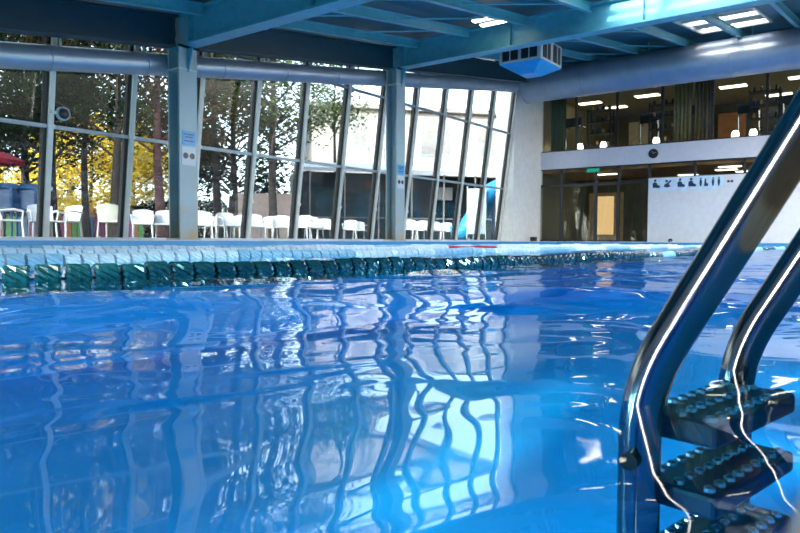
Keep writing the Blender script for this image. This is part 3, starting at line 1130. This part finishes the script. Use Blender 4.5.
P = [  # photo column, distance, facing, what marks it out
    (12, 14.2, -60, 'at the far left edge behind the first pane'),
    (43, 14.6, -140, 'second from the left, turned away'),
    (66, 15.0, 160, 'just right of the first window post'),
    (143, 17.0, 200, 'left of two before the reddish trunk'),
    (164, 17.4, 190, 'right of two before the reddish trunk'),
    (203, 18.0, 200, 'nearest the first column on its right'),
    (216, 19.5, 150, 'second right of the first column'),
    (229, 18.6, 220, 'third right of the first column'),
    (240, 20.5, 180, 'fourth right of the first column, by the post'),
    (256, 19.8, 210, 'left one before the pink wall'),
    (268, 21.5, 170, 'second one before the pink wall'),
    (281, 20.6, 190, 'third one before the pink wall'),
    (302, 20.4, 170, 'left one under the white awning'),
    (314, 21.6, 210, 'second one under the white awning'),
    (324, 23.5, 190, 'third one under the white awning'),
    (350, 25.0, 180, 'small one under the awning right side'),
    (360, 27.0, 200, 'smallest one under the awning by the centre column'),
    (410, 24.0, 190, 'first right of the centre column'),
    (420, 25.5, 160, 'second right of the centre column'),
    (436, 26.5, 200, 'third right of the centre column'),
    (446, 28.0, 180, 'fourth right of the centre column'),
    (466, 29.0, 150, 'near the pale blue cloth at right'),
]
proto = make_chair('chair')
for i, (px, f_, rz, lb) in enumerate(P):
    o = proto if i == 0 else copy_tree(proto)
    gx, gy_ = out(px, f_)
    o.location = (gx, gy_, 0.10)
    o.rotation_euler = (0, 0, R(rz) + YAW)
    tag(o, 'white plastic garden armchair outside, ' + lb, 'chair', 'white garden chairs outside')
g = make_chair('gchair')
gx, gy_ = out(113, 14.8)
g.location = (gx, gy_, 0.10)
g.rotation_euler = (0, 0, YAW)
tag(g, 'grey plastic garden chair outside in front of the bright yellow foliage', 'chair')

# red parasol
gx, gy_ = out(-3, 19.5)
r_ = empty('parasol', (gx, gy_, 0.10))
tag(r_, 'red parasol on a pole at the far left outside', 'parasol')
MB().tube([(0, 0, 0), (0, 0, 2.5)], 0.025, 10).build('pole', 'chair', r_, smooth=True)
m = MB()
n = 8
vs = [(0, 0, 2.58)]
for (ra, z) in ((0.4, 2.5), (0.78, 2.30), (0.80, 2.2)):
    vs += [(ra * math.cos(2 * math.pi * k / n), ra * math.sin(2 * math.pi * k / n), z) for k in range(n)]
f_ = [(0, 1 + k, 1 + (k + 1) % n) for k in range(n)]
for j in range(2):
    f_ += [(1 + j * n + k, 1 + (j + 1) * n + k, 1 + (j + 1) * n + (k + 1) % n, 1 + j * n + (k + 1) % n) for k in range(n)]
m.add(vs, f_)
cn = m.build('canopy', 'red', r_)
cn.modifiers.new('t', 'SOLIDIFY').thickness = 0.01
MB().lathe([(0.3, 0), (0.28, 0.06), (0.04, 0.08)], 20).build('base', 'black', r_)

# blue play towers
for (px, f_, lb, c_) in ((8, 17.5, 'blue plastic play tower at the far left behind the white chairs', 'blue'),
                         (32, 17.8, 'blue plastic play tower right of its larger twin', 'blue')):
    gx, gy_ = out(px, f_)
    r_ = empty('play_tower', (gx, gy_, 0.10), YAW)
    tag(r_, lb, 'play tower', 'blue play towers')
    MB().box(-0.3, 0.3, -0.3, 0.3, 0.75, 1.35).build('panel_box', c_, r_, bevel=0.06)
    MB().lathe([(0.36, 0), (0.33, 0.08), (0.16, 0.14)], 16, (0, 0, 1.34)).build('cap', c_, r_, smooth=True)
    for (x_, y_) in ((.25, .25), (.25, -.25), (-.25, .25), (-.25, -.25)):
        MB().tube([(x_, y_, 0), (x_, y_, 0.8)], 0.03, 8).build('leg', c_, r_)

# coloured picket fence
gx, gy_ = out(55, 20.5)
r_ = empty('picket_fence', (gx, gy_, 0.10), YAW - R(90))
tag(r_, 'low picket fence of coloured boards outside behind the chairs', 'fence')
cc = ['orange', 'green', 'green', 'pblue', 'pblue', 'purple', 'purple', 'olive', 'orange', 'olive', 'orange', 'purple']
for k in range(26):
    x_ = -1.6 + k * 0.17
    m = MB()
    m.poly([(x_ - 0.07, 0.03), (x_ + 0.07, 0.03), (x_ + 0.07, 0.66), (x_, 0.74), (x_ - 0.07, 0.66)], lambda a_, b_, d: (a_, d, b_), 0, 0.02)
    m.build('picket', cc[k % 12], r_)
for z in (0.2, 0.55):
    MB().box(-1.7, 2.75, 0.02, 0.05, z, z + 0.06).build('rail', 'greyb', r_)


ordn5 = ('third', 'second', 'fourth', 'first', 'fifth')


# trees
def tree(px, f_, h, crown, trunk_r, lm, label, nleaf=2600, cz=None, bark='bark', leaf=0.16, lean=0.0):
    gx, gy_ = out(px, f_)
    r_ = empty('tree', (gx, gy_, 0.10))
    tag(r_, label, 'tree', 'trees outside the glass wall')
    rnd = random.Random(int(px * 7 + f_ * 13))
    pts = []
    rads = []
    for k in range(9):
        a_ = k / 8
        pts.append((lean * a_ * a_ + 0.08 * math.sin(a_ * 5 + px), 0.08 * math.cos(a_ * 4 + px), a_ * h * 0.85))
        rads.append(trunk_r * (1.25 if k == 0 else 1) * (1 - 0.75 * a_))
    m = MB()
    m.tube(pts, rads, 10)
    m.build('trunk', bark, r_, smooth=True)
    cz = h * 0.35 if cz is None else cz
    br = MB()
    cl = []
    for k in range(22):
        z = cz + (h - cz) * rnd.random()
        t_ = (z - cz) / (h - cz)
        rad = crown * (0.45 + 0.75 * math.sin(math.pi * min(1, max(0.1, 0.25 + 0.7 * t_)))) * (0.4 + 0.6 * rnd.random())
        an = rnd.random() * 6.28
        c = Vector((rad * math.cos(an), rad * math.sin(an), z))
        cl.append((c, crown * (0.32 + 0.2 * rnd.random())))
        zz = max(0.5, z - rad * 0.6)
        zz = min(zz, h * 0.84)
        a_ = zz / (h * 0.85)
        st = Vector((lean * a_ * a_ + 0.08 * math.sin(a_ * 5 + px), 0.08 * math.cos(a_ * 4 + px), zz))
        br.tube([st, (st + c) / 2 + Vector((0, 0, 0.1)), c], [trunk_r * 0.28, trunk_r * 0.18, 0.012], 6)
    br.build('branches', bark, r_, smooth=True)
    vs, fs = [], []
    for k in range(nleaf):
        c, cr = rnd.choice(cl)
        d = Vector((rnd.gauss(0, 1), rnd.gauss(0, 1), rnd.gauss(0, 0.8)))
        d = d.normalized() * cr * rnd.random() ** 0.45
        p = c + d
        u = Vector((rnd.gauss(0, 1), rnd.gauss(0, 1), rnd.gauss(0, 1))).normalized()
        w_ = u.orthogonal().normalized()
        L = leaf * (0.6 + 0.8 * rnd.random())
        i0 = len(vs)
        vs += [p - u * L * 0.5, p + w_ * L * 0.28, p + u * L * 0.5, p - w_ * L * 0.28]
        fs.append((i0, i0 + 1, i0 + 2, i0 + 3))
    me_ = bpy.data.meshes.new('foliage')
    me_.from_pydata([tuple(v) for v in vs], [], fs)
    me_.materials.append(MT[lm])
    o_ = bpy.data.objects.new('foliage', me_)
    COL.objects.link(o_)
    o_.parent = r_
    tag(o_, kind='stuff')


tree(-20, 21, 7.0, 2.2, 0.16, 'leaf_dark', 'dark green tree at the extreme left edge', 4200, 2.4)
tree(28, 24, 8.0, 2.4, 0.18, 'leaf_dark', 'dark tree behind the blue play towers', 5200, 2.8)
tree(54, 19, 6.5, 1.6, 0.19, 'leaf_dark', 'thick dark trunk just right of the first window post', 3200, 3.0)
tree(84, 19.5, 6.8, 1.7, 0.12, 'leaf_brown', 'slender forked tree in front of the yellow foliage', 3000, 3.3, lean=0.5)
tree(118, 18.5, 7.0, 1.7, 0.15, 'leaf_dark', 'dark trunk left of the second window post', 3200, 3.2)
tree(92, 29, 5.2, 2.6, 0.14, 'leaf_yellow', 'bright yellow autumn tree lit by the sun', 8000, 0.9, leaf=0.2)
tree(135, 30, 4.6, 2.0, 0.14, 'leaf_yellow', 'small yellow tree behind the reddish trunk', 4500, 1.4, leaf=0.2)
tree(160, 20.5, 8.0, 2.3, 0.17, 'leaf_brown', 'brown tree with a reddish trunk left of the first column', 5000, 3.2, bark='barkred')
tree(216, 23, 9.0, 2.5, 0.16, 'leaf_brown', 'brown leaved tree just right of the first column', 6000, 3.6)
tree(232, 27, 7.0, 2.4, 0.16, 'leaf_dark', 'low dark tree behind the brown one right of the first column', 6000, 2.2)
tree(274, 24, 10.0, 2.5, 0.17, 'leaf_green', 'tall light green tree before the pink wall', 8500, 3.6)
tree(300, 30, 8.5, 1.5, 0.12, 'leaf_green', 'thin green tree left of the white building', 2200, 4.8)
tree(335, 33, 9.0, 1.5, 0.12, 'leaf_green', 'small sparse tree in front of the cream building', 1600, 5.5)
tree(70, 36, 12.0, 4.2, 0.25, 'leaf_dark', 'large distant dark tree behind the yellow one', 9000, 4.5, leaf=0.34)
tree(0, 38, 12.0, 4.2, 0.25, 'leaf_brown', 'large distant brown tree at far left', 8000, 3.5, leaf=0.34)
tree(175, 38, 12.0, 4.2, 0.25, 'leaf_brown', 'large distant brown tree behind the first column', 7500, 4.5, leaf=0.34)
tree(235, 40, 11.0, 4.0, 0.25, 'leaf_dark', 'large distant tree behind the pink wall', 7500, 3.0, leaf=0.34)


for i, (tx, ty, hh, cr_) in enumerate(((-14, 20, 11, 4.0), (-8, 18.5, 10, 3.6), (-3, 21, 11, 3.8), (2.0, 19, 9, 3.0), (-19, 16, 11, 4.0))):  # unseen trees added to darken the open sky mirrored in the handrail
    q_ = Vector((tx, ty, 0))
    _o = out
    out = lambda px_, f_, q_=q_: (q_.x, q_.y)
    tree(900 + i * 37, 20, hh, cr_, 0.22, 'leaf_dark', 'big dark tree added outside, unseen beyond the left edge of the view, %s from the building' % ordn5[i], 5000, 2.0, leaf=0.5)
    out = _o


def hedge(px, f_, a0, a1, h, n_, lm, label, seed):
    gx, gy_ = out(px, f_)
    vs, fs = [], []
    rnd = random.Random(seed)
    ux, uy = math.sin(YAW), -math.cos(YAW)
    for k in range(n_):
        a_ = rnd.uniform(a0, a1)
        p = Vector((gx + ux * a_, gy_ + uy * a_, 0.1 + rnd.random() * (h + 0.15 * math.sin(a_ * 3)))) + Vector((rnd.gauss(0, .18), rnd.gauss(0, .18), 0))
        u = Vector((rnd.gauss(0, 1), rnd.gauss(0, 1), rnd.gauss(0, 1))).normalized()
        w_ = u.orthogonal().normalized()
        i0 = len(vs)
        vs += [p - u * .07, p + w_ * .04, p + u * .07, p - w_ * .04]
        fs.append((i0, i0 + 1, i0 + 2, i0 + 3))
    me_ = bpy.data.meshes.new('hedge')
    me_.from_pydata([tuple(v) for v in vs], [], fs)
    me_.materials.append(MT[lm])
    o_ = bpy.data.objects.new('hedge', me_)
    COL.objects.link(o_)
    tag(o_, label, 'hedge', kind='stuff')


hedge(88, 24, -2.2, 1.6, 1.0, 5000, 'hedge', 'low rusty orange hedge below the yellow tree', 3)
hedge(198, 27.5, -3.2, 1.2, 1.5, 9000, 'leaf_dark', 'dark clipped hedge behind the chairs beside the first column', 4)
hedge(20, 22.5, -2.2, 0.6, 1.3, 5000, 'leaf_dark', 'dark hedge behind the blue play towers at far left', 5)


def wall_between(a_, b_, thick, z0, z1):
    """box standing on the line a_ -> b_ (ground points)"""
    a_, b_ = Vector((*a_, 0)), Vector((*b_, 0))
    d = (b_ - a_).normalized()
    n_ = Vector((-d.y, d.x, 0)) * thick
    return MB().hexa([a_ + Vector((0, 0, z0)), b_ + Vector((0, 0, z0)), b_ + n_ + Vector((0, 0, z0)), a_ + n_ + Vector((0, 0, z0)),
                      a_ + Vector((0, 0, z1)), b_ + Vector((0, 0, z1)), b_ + n_ + Vector((0, 0, z1)), a_ + n_ + Vector((0, 0, z1))])


o = wall_between(out(238, 27), out(296, 27), 0.25, 0.1, 2.0).build('garden_wall', 'pink')
tag(o, 'low pinkish wall behind the chairs right of the first column', 'wall')

# cream building behind, glimpsed high through the glass
A, B = out(292, 40), out(560, 44)
AV, BV = Vector((*A, 0)), Vector((*B, 0))
DV = (BV - AV).normalized()
NV = Vector((-DV.y, DV.x, 0))
root = empty('building', (A[0], A[1], 0.1))
tag(root, 'tall cream building with grey windows seen through the right part of the glass wall', 'building')
RV = Vector((A[0], A[1], 0.1))
LB = (BV - AV).length


def bbox(a0, a1, d0, d1, z0, z1):
    c = []
    for z in (z0, z1):
        for (a_, d_) in ((a0, d0), (a1, d0), (a1, d1), (a0, d1)):
            c.append(DV * a_ + NV * d_ + Vector((0, 0, z)))
    return MB().hexa(c)


bbox(1.2, LB, 0, 6, 0, 8.0).build('facade', 'building', root)
bbox(0.8, LB + .3, -0.5, 6, 8.0, 8.25).build('roof_slab', 'greyb', root)
wins = [(3.6, 4.6, 5.6, 7.3), (7.9, 10.0, 5.3, 7.3), (11.6, 13.4, 5.3, 7.3), (5.6, 6.3, 5.6, 7.3)]
for (a0, a1, z0, z1) in wins:
    fo = bbox(a0, a1, -0.05, 0.02, z0, z1).build('window', 'transom', root)
    bbox(a0 + .1, (a0 + a1) / 2 - .05, -0.06, -0.05, z0 + .1, z1 - .1).build('glazing', 'greyb', fo)
    bbox((a0 + a1) / 2 + .05, a1 - .1, -0.06, -0.05, z0 + .1, z1 - .1).build('glazing', 'greyb', fo)
bbox(14.2, 14.9, -0.35, 0, 6.2, 7.1).build('air_conditioner', 'chair', root)
o = bbox(4.5, 7.0, -0.9, 0, 4.6, 4.75).build('balcony_slab', 'building', root)
for k in range(6):
    bbox(4.5 + k * 0.48, 4.54 + k * 0.48, -0.9, -0.86, 4.75, 5.6).build('balcony_rail', 'dark', root)

# cafe block with white awning
A2, B2 = out(298, 30), out(515, 33)
AV2, BV2 = Vector((*A2, 0)), Vector((*B2, 0))
DV = (BV2 - AV2).normalized()
NV = Vector((-DV.y, DV.x, 0))
root = empty('cafe', (A2[0], A2[1], 0.1))
L2 = (BV2 - AV2).length
tag(root, 'dark fronted cafe under a white awning behind the garden chairs', 'building')
bbox(0, L2, 0.8, 3, 0, 3.2).build('front', 'shade', root)
m = MB()
c = []
for (a_, d_, z) in ((-0.2, -1.5, 3.0), (L2, -1.5, 3.0), (L2, 0.9, 3.5), (-0.2, 0.9, 3.5)):
    c.append(DV * a_ + NV * d_ + Vector((0, 0, z)))
c += [v + Vector((0, 0, 0.16)) for v in c]
MB().hexa(c).build('awning', 'chair', root)
for k in range(7):
    bbox(0.3 + k * L2 / 7, 0.36 + k * L2 / 7, -1.4, -1.34, 0, 3.05).build('post', 'greyb', root)
for k in range(5):
    fo = bbox(0.9 + k * 1.9, 2.2 + k * 1.9, 0.72, 0.8, 0.9, 2.4).build('shop_window', 'shopwin', root)
bbox(0.2, L2 - .2, -1.3, -1.25, 1.0, 1.05).build('handrail', 'greyb', root)
bbox(L2 * .63, L2 * .7, 0.3, 0.7, 2.0, 2.6).build('air_conditioner', 'chair', root)
for k, cl_ in enumerate(('orange', 'red', 'orange')):
    bbox(3.3 + k * 0.9, 3.9 + k * 0.9, 0.70, 0.72, 2.5, 2.8).build('hanging_sign', cl_, root)
gx, gy_ = out(488, 27)
r_ = empty('water_slide', (gx, gy_, 0.1), YAW)
tag(r_, 'bright blue plastic slide outside by the corner of the glass wall', 'slide')
MB().tube([(0, -0.4, 2.2), (0, 0.0, 2.0), (0.0, 0.5, 1.2), (0, 1.0, 0.4), (0, 1.5, 0.3)], 0.34, 16).build('chute', 'sblue', r_, smooth=True)
MB().box(-.5, .5, -1.0, -.2, 0, 2.0).build('tower', 'blue', r_, bevel=0.04)
gx, gy_ = out(476, 26.5)
r_ = empty('banner', (gx, gy_, 0.1), YAW)
tag(r_, 'pale blue cloth banner outside left of the blue slide', 'banner')
m = MB()
m.box(0, 0.02, -0.35, 0.35, 0.3, 2.1)
m.build('cloth', 'signblue', r_)
for sy_ in (-.37, .37):
    MB().tube([(0, sy_, 0), (0, sy_, 2.2)], 0.02, 8).build('post', 'chair', r_)


# round fill lamps added unseen under water to brighten the pool
def added_fill_lamp(x_, y_, z, rz, lab, power):
    r_ = empty('added_fill_lamp', (x_, y_, z), rz)
    tag(r_, lab, 'lamp', 'added underwater fill lamps')
    MB().lathe([(0.14, 0), (0.15, 0.015), (0.12, 0.03)], 24, (0, 0, 0), 'x').build('rim', 'steel', r_, smooth=True)
    MB().lathe([(0.115, 0.02), (0.09, 0.035), (0.02, 0.042)], 24, (0, 0, 0), 'x').build('lens', 'fill_lens', r_, smooth=True)
    ld = bpy.data.lights.new('added_fill_light', 'SPOT')
    ld.energy = power
    ld.spot_size = R(165)
    ld.spot_blend = 0.5
    ld.shadow_soft_size = 0.12
    ld.color = (0.75, 0.93, 1.0)
    lo = bpy.data.objects.new('added_fill_light', ld)
    COL.objects.link(lo)
    lo.parent = r_
    lo.location = (0.06, 0, 0)
    lo.rotation_euler = (0, R(-90), 0)


ordn = ('first', 'second', 'third', 'fourth', 'fifth', 'sixth')
for i, xx in enumerate((-0.8, 3.2, 7.2, 11.2, 15.2, 19.2)):
    added_fill_lamp(xx, W0 - 0.004, -0.75, R(90), 'unseen added underwater lamp in the near pool wall, %s from the start end' % ordn[i], 150)
for i, yy in enumerate((3.2, 5.4, 7.6, 9.4)):
    added_fill_lamp(S0 - 0.004, yy, -0.75, 0, 'unseen added underwater lamp in the start end wall, %s from the ladder side' % ordn[i], 95)

root = empty('strip_lamp', (13.2, 7.3, z_beam(13.2) + 0.62))
tag(root, 'twin glowing strip lamp under the roof in front of the long beam', 'lamp')
for sd in (-0.18, 0.18):
    MB().box(sd - 0.09, sd + 0.09, -0.35, 0.35, -0.06, 0.0).build('housing', 'chair', root)
    MB().box(sd - 0.07, sd + 0.07, -0.34, 0.34, -0.085, -0.06).build('tube', 'lamp', root)
MB().box(-0.3, 0.3, -0.02, 0.02, 0.0, 0.1).build('bracket', 'steel_blue', root)

# ------------------------------------------------------------------ lane ropes
def float_mesh(r0, ln):
    """ribbed wave breaking float: helical fins on a drum, axis x"""
    m = MB()
    n = 12
    prof = [(-ln / 2, .55), (-ln / 2, .92), (-ln * .38, 1.0), (0, 1.0), (ln * .38, 1.0), (ln / 2, .92), (ln / 2, .55)]
    vs = []
    for i, (h_, k_) in enumerate(prof):
        tw = h_ / ln * 1.0
        for q in range(2 * n):
            a_ = 2 * math.pi * q / (2 * n) + tw
            rr = r0 * k_ * (1.0 if q % 2 == 0 else 0.80)
            vs.append((h_, rr * math.cos(a_), rr * math.sin(a_)))
    N = 2 * n
    fs = [(i * N + q, i * N + (q + 1) % N, (i + 1) * N + (q + 1) % N, (i + 1) * N + q) for i in range(len(prof) - 1) for q in range(N)]
    fs.append(tuple(range(N - 1, -1, -1)))
    fs.append(tuple((len(prof) - 1) * N + q for q in range(N)))
    m.add(vs, fs)
    return m


def rope(label, path, r0, pitch, mats, z0):
    """path: list of (s, w)"""
    P_ = [Vector((a_, b_, 0)) for a_, b_ in path]
    # dense smooth path
    dense = []
    for i in range(len(P_) - 1):
        p0, p1, p2, p3 = P_[max(i - 1, 0)], P_[i], P_[i + 1], P_[min(i + 2, len(P_) - 1)]
        for k in range(30):
            t_ = k / 30
            dense.append(0.5 * ((2 * p1) + (-p0 + p2) * t_ + (2 * p0 - 5 * p1 + 4 * p2 - p3) * t_ ** 2 + (-p0 + 3 * p1 - 3 * p2 + p3) * t_ ** 3))
    dense.append(P_[-1])
    pos, acc, nxt = [], 0.0, pitch / 2
    for i in range(len(dense) - 1):
        d = (dense[i + 1] - dense[i]).length
        while d > 0 and acc + d >= nxt:
            t_ = (nxt - acc) / d
            p = dense[i].lerp(dense[i + 1], t_)
            pos.append((p, (dense[i + 1] - dense[i]).normalized()))
            nxt += pitch
        acc += d
    cab = []
    for p, d in pos[::3]:
        zz = float(height(np.array([p.x]), np.array([p.y]))[0]) * 0.8 + z0
        cab.append((p.x, p.y, zz))
    root_ = MB().tube(cab, 0.006, 6).build('lane_rope', 'rope')
    tag(root_, label, 'lane rope', 'pool lane ropes')
    base = float_mesh(r0, pitch * 0.86)
    protos = {}
    rest = {}
    rnd = random.Random(5)
    for i, (p, d) in enumerate(pos):
        zz = float(height(np.array([p.x]), np.array([p.y]))[0]) * 0.8 + z0 + rnd.uniform(-.003, .003)
        mk = mats(i, p.x)
        mt = Matrix.Translation((p.x, p.y, zz)) @ Matrix.Rotation(math.atan2(d.y, d.x) + rnd.uniform(-.05, .05), 4, 'Z') @ Matrix.Rotation(rnd.random() * 6, 4, 'X')
        if i < 100:
            if mk not in protos:
                protos[mk] = base.build('float', mk, root_, smooth=False)
                fo_ = protos[mk]
            else:
                fo_ = protos[mk].copy()
                COL.objects.link(fo_)
            fo_.matrix_local = mt
        else:
            m = rest.setdefault(mk, MB())
            m.add([mt @ Vector(v) for v in base.v], base.f)
    for mk, m in rest.items():
        tag(m.build('floats', mk, root_), kind='stuff')


rope('nearest lane rope of glossy dark teal floats on the water', [(0.35, 2.75), (0.9, 2.42), (1.5, 2.22), (3, 2.06), (6, 1.92), (12, 1.9), (23.6, 1.9)], 0.050, 0.092,
     lambda i, s_: 'teal' if s_ < 7 or int(s_ / 1.5) % 2 else 'paleblue', 0.004)
rope('second lane rope of pale blue and white floats', [(0.8, 4.3), (3, 4.0), (8, 3.85), (23.6, 3.85)], 0.054, 0.105,
     lambda i, s_: 'whitefl' if (i // 12) % 2 else 'paleblue', 0.008)
rope('third lane rope of white floats with a red far stretch', [(1.6, 6.0), (8, 5.85), (23.6, 5.85)], 0.052, 0.11,
     lambda i, s_: 'red' if 9.2 < s_ < 10.8 else 'whitefl', 0.006)
rope('farthest lane rope of white and pale blue floats near the far edge', [(2.5, 7.9), (10, 7.8), (23.6, 7.8)], 0.052, 0.12,
     lambda i, s_: 'whitefl' if (i // 10) % 3 else 'paleblue', 0.006)

# ------------------------------------------------------------------ pool ladder
root = empty('pool_ladder', (0.8, 0.17, ZB + 0.2))
tag(root, 'polished steel pool ladder with two curved handrails at the right, steps under water', 'ladder')
rz0 = ZB + 0.2
RX = (0.672, 0.922)
YR = (0.198, 0.155)


def arc_pts(c, r_, a0, a1, n):
    return [(c[0] + r_ * math.cos(a0 + (a1 - a0) * k / n), c[1] + r_ * math.sin(a0 + (a1 - a0) * k / n)) for k in range(n + 1)]


for rx, yr in zip(RX, YR):
    # profile in (y, z): vertical under water, bend at the surface, slant up towards the deck, arch over, down to the deck
    an = R(29)
    rb = 0.22
    pts = [(yr, -1.15), (yr, -0.6), (yr, -0.3), (yr, -0.12)]
    bend0 = -0.050
    pts += [(yr - rb + rb * math.cos(an * k / 8), bend0 + rb * math.sin(an * k / 8)) for k in range(9)]
    y1, z1 = pts[-1]
    L = 0.55
    y2, z2 = y1 - L * math.sin(an), z1 + L * math.cos(an)
    pts += [(y1 + (y2 - y1) * k / 6, z1 + (z2 - z1) * k / 6) for k in range(1, 7)]
    ra = 0.16
    a0 = an
    cx_, cz_ = y2 - ra * math.cos(a0), z2 - ra * math.sin(a0)
    a1 = math.pi * 0.97
    pts += [(cx_ + ra * math.cos(a0 + (a1 - a0) * k / 14), cz_ + ra * math.sin(a0 + (a1 - a0) * k / 14)) for k in range(1, 15)]
    y3, z3 = pts[-1]
    pts += [(y3 - 0.02, (z3 + DECK) / 2), (y3 - 0.03, DECK - 0.03)]
    m = MB()
    m.tube([(rx - 0.8, a_ - 0.17, b_ - rz0) for a_, b_ in pts], 0.0205, 28)
    hr = m.build('handrail', 'steel', root, smooth=True)
    MB().lathe([(0.045, 0), (0.043, 0.012), (0.026, 0.018)], 24, (rx - 0.8, y3 - 0.03 - 0.17, DECK - rz0)).build('deck_flange', 'steel', root, smooth=True)
    for zz in (-0.062, -0.21, -0.36):
        m = MB()
        m.tube([(rx - 0.8 - 0.034, yr - 0.17, zz - rz0), (rx - 0.8 + 0.05, yr - 0.17, zz - rz0)], 0.0085, 12)
        m.build('step_bolt', 'black', root, smooth=True)
    MB().lathe([(0.03, -0.03), (0.032, 0), (0.022, 0.03)], 20, (rx - 0.8, yr - 0.17, -1.15 - rz0)).build('rubber_foot', 'black', root, smooth=True)
for zz in (-0.036, -0.105, -0.18, -0.26, -0.36):
    m = MB()
    # tread between the rails
    a0 = Vector((RX[0] - 0.8 + 0.02, YR[0] - 0.17, zz - rz0))
    b0 = Vector((RX[1] - 0.8 - 0.02, YR[1] - 0.17, zz - rz0))
    d = (b0 - a0).normalized()
    n_ = Vector((-d.y, d.x, 0))
    c = []
    for dz in (-0.012, 0.012):
        c += [a0 - n_ * 0.072 + Vector((0, 0, dz)), b0 - n_ * 0.072 + Vector((0, 0, dz)), b0 + n_ * 0.012 + Vector((0, 0, dz)), a0 + n_ * 0.012 + Vector((0, 0, dz))]
    st = MB().hexa(c).build('step', 'tread', root, bevel=0.005)
    sm = MB()
    for i in range(9):
        for j in range(3):
            p = a0 + (b0 - a0) * ((i + 0.6) / 9.4) + n_ * (-0.06 + 0.03 * j)
            sm.lathe([(0.0065, 0.010), (0.0055, 0.0155), (0.0025, 0.0175)], 8, tuple(p))
    sm.build('grip_studs', 'stud', st, smooth=True)
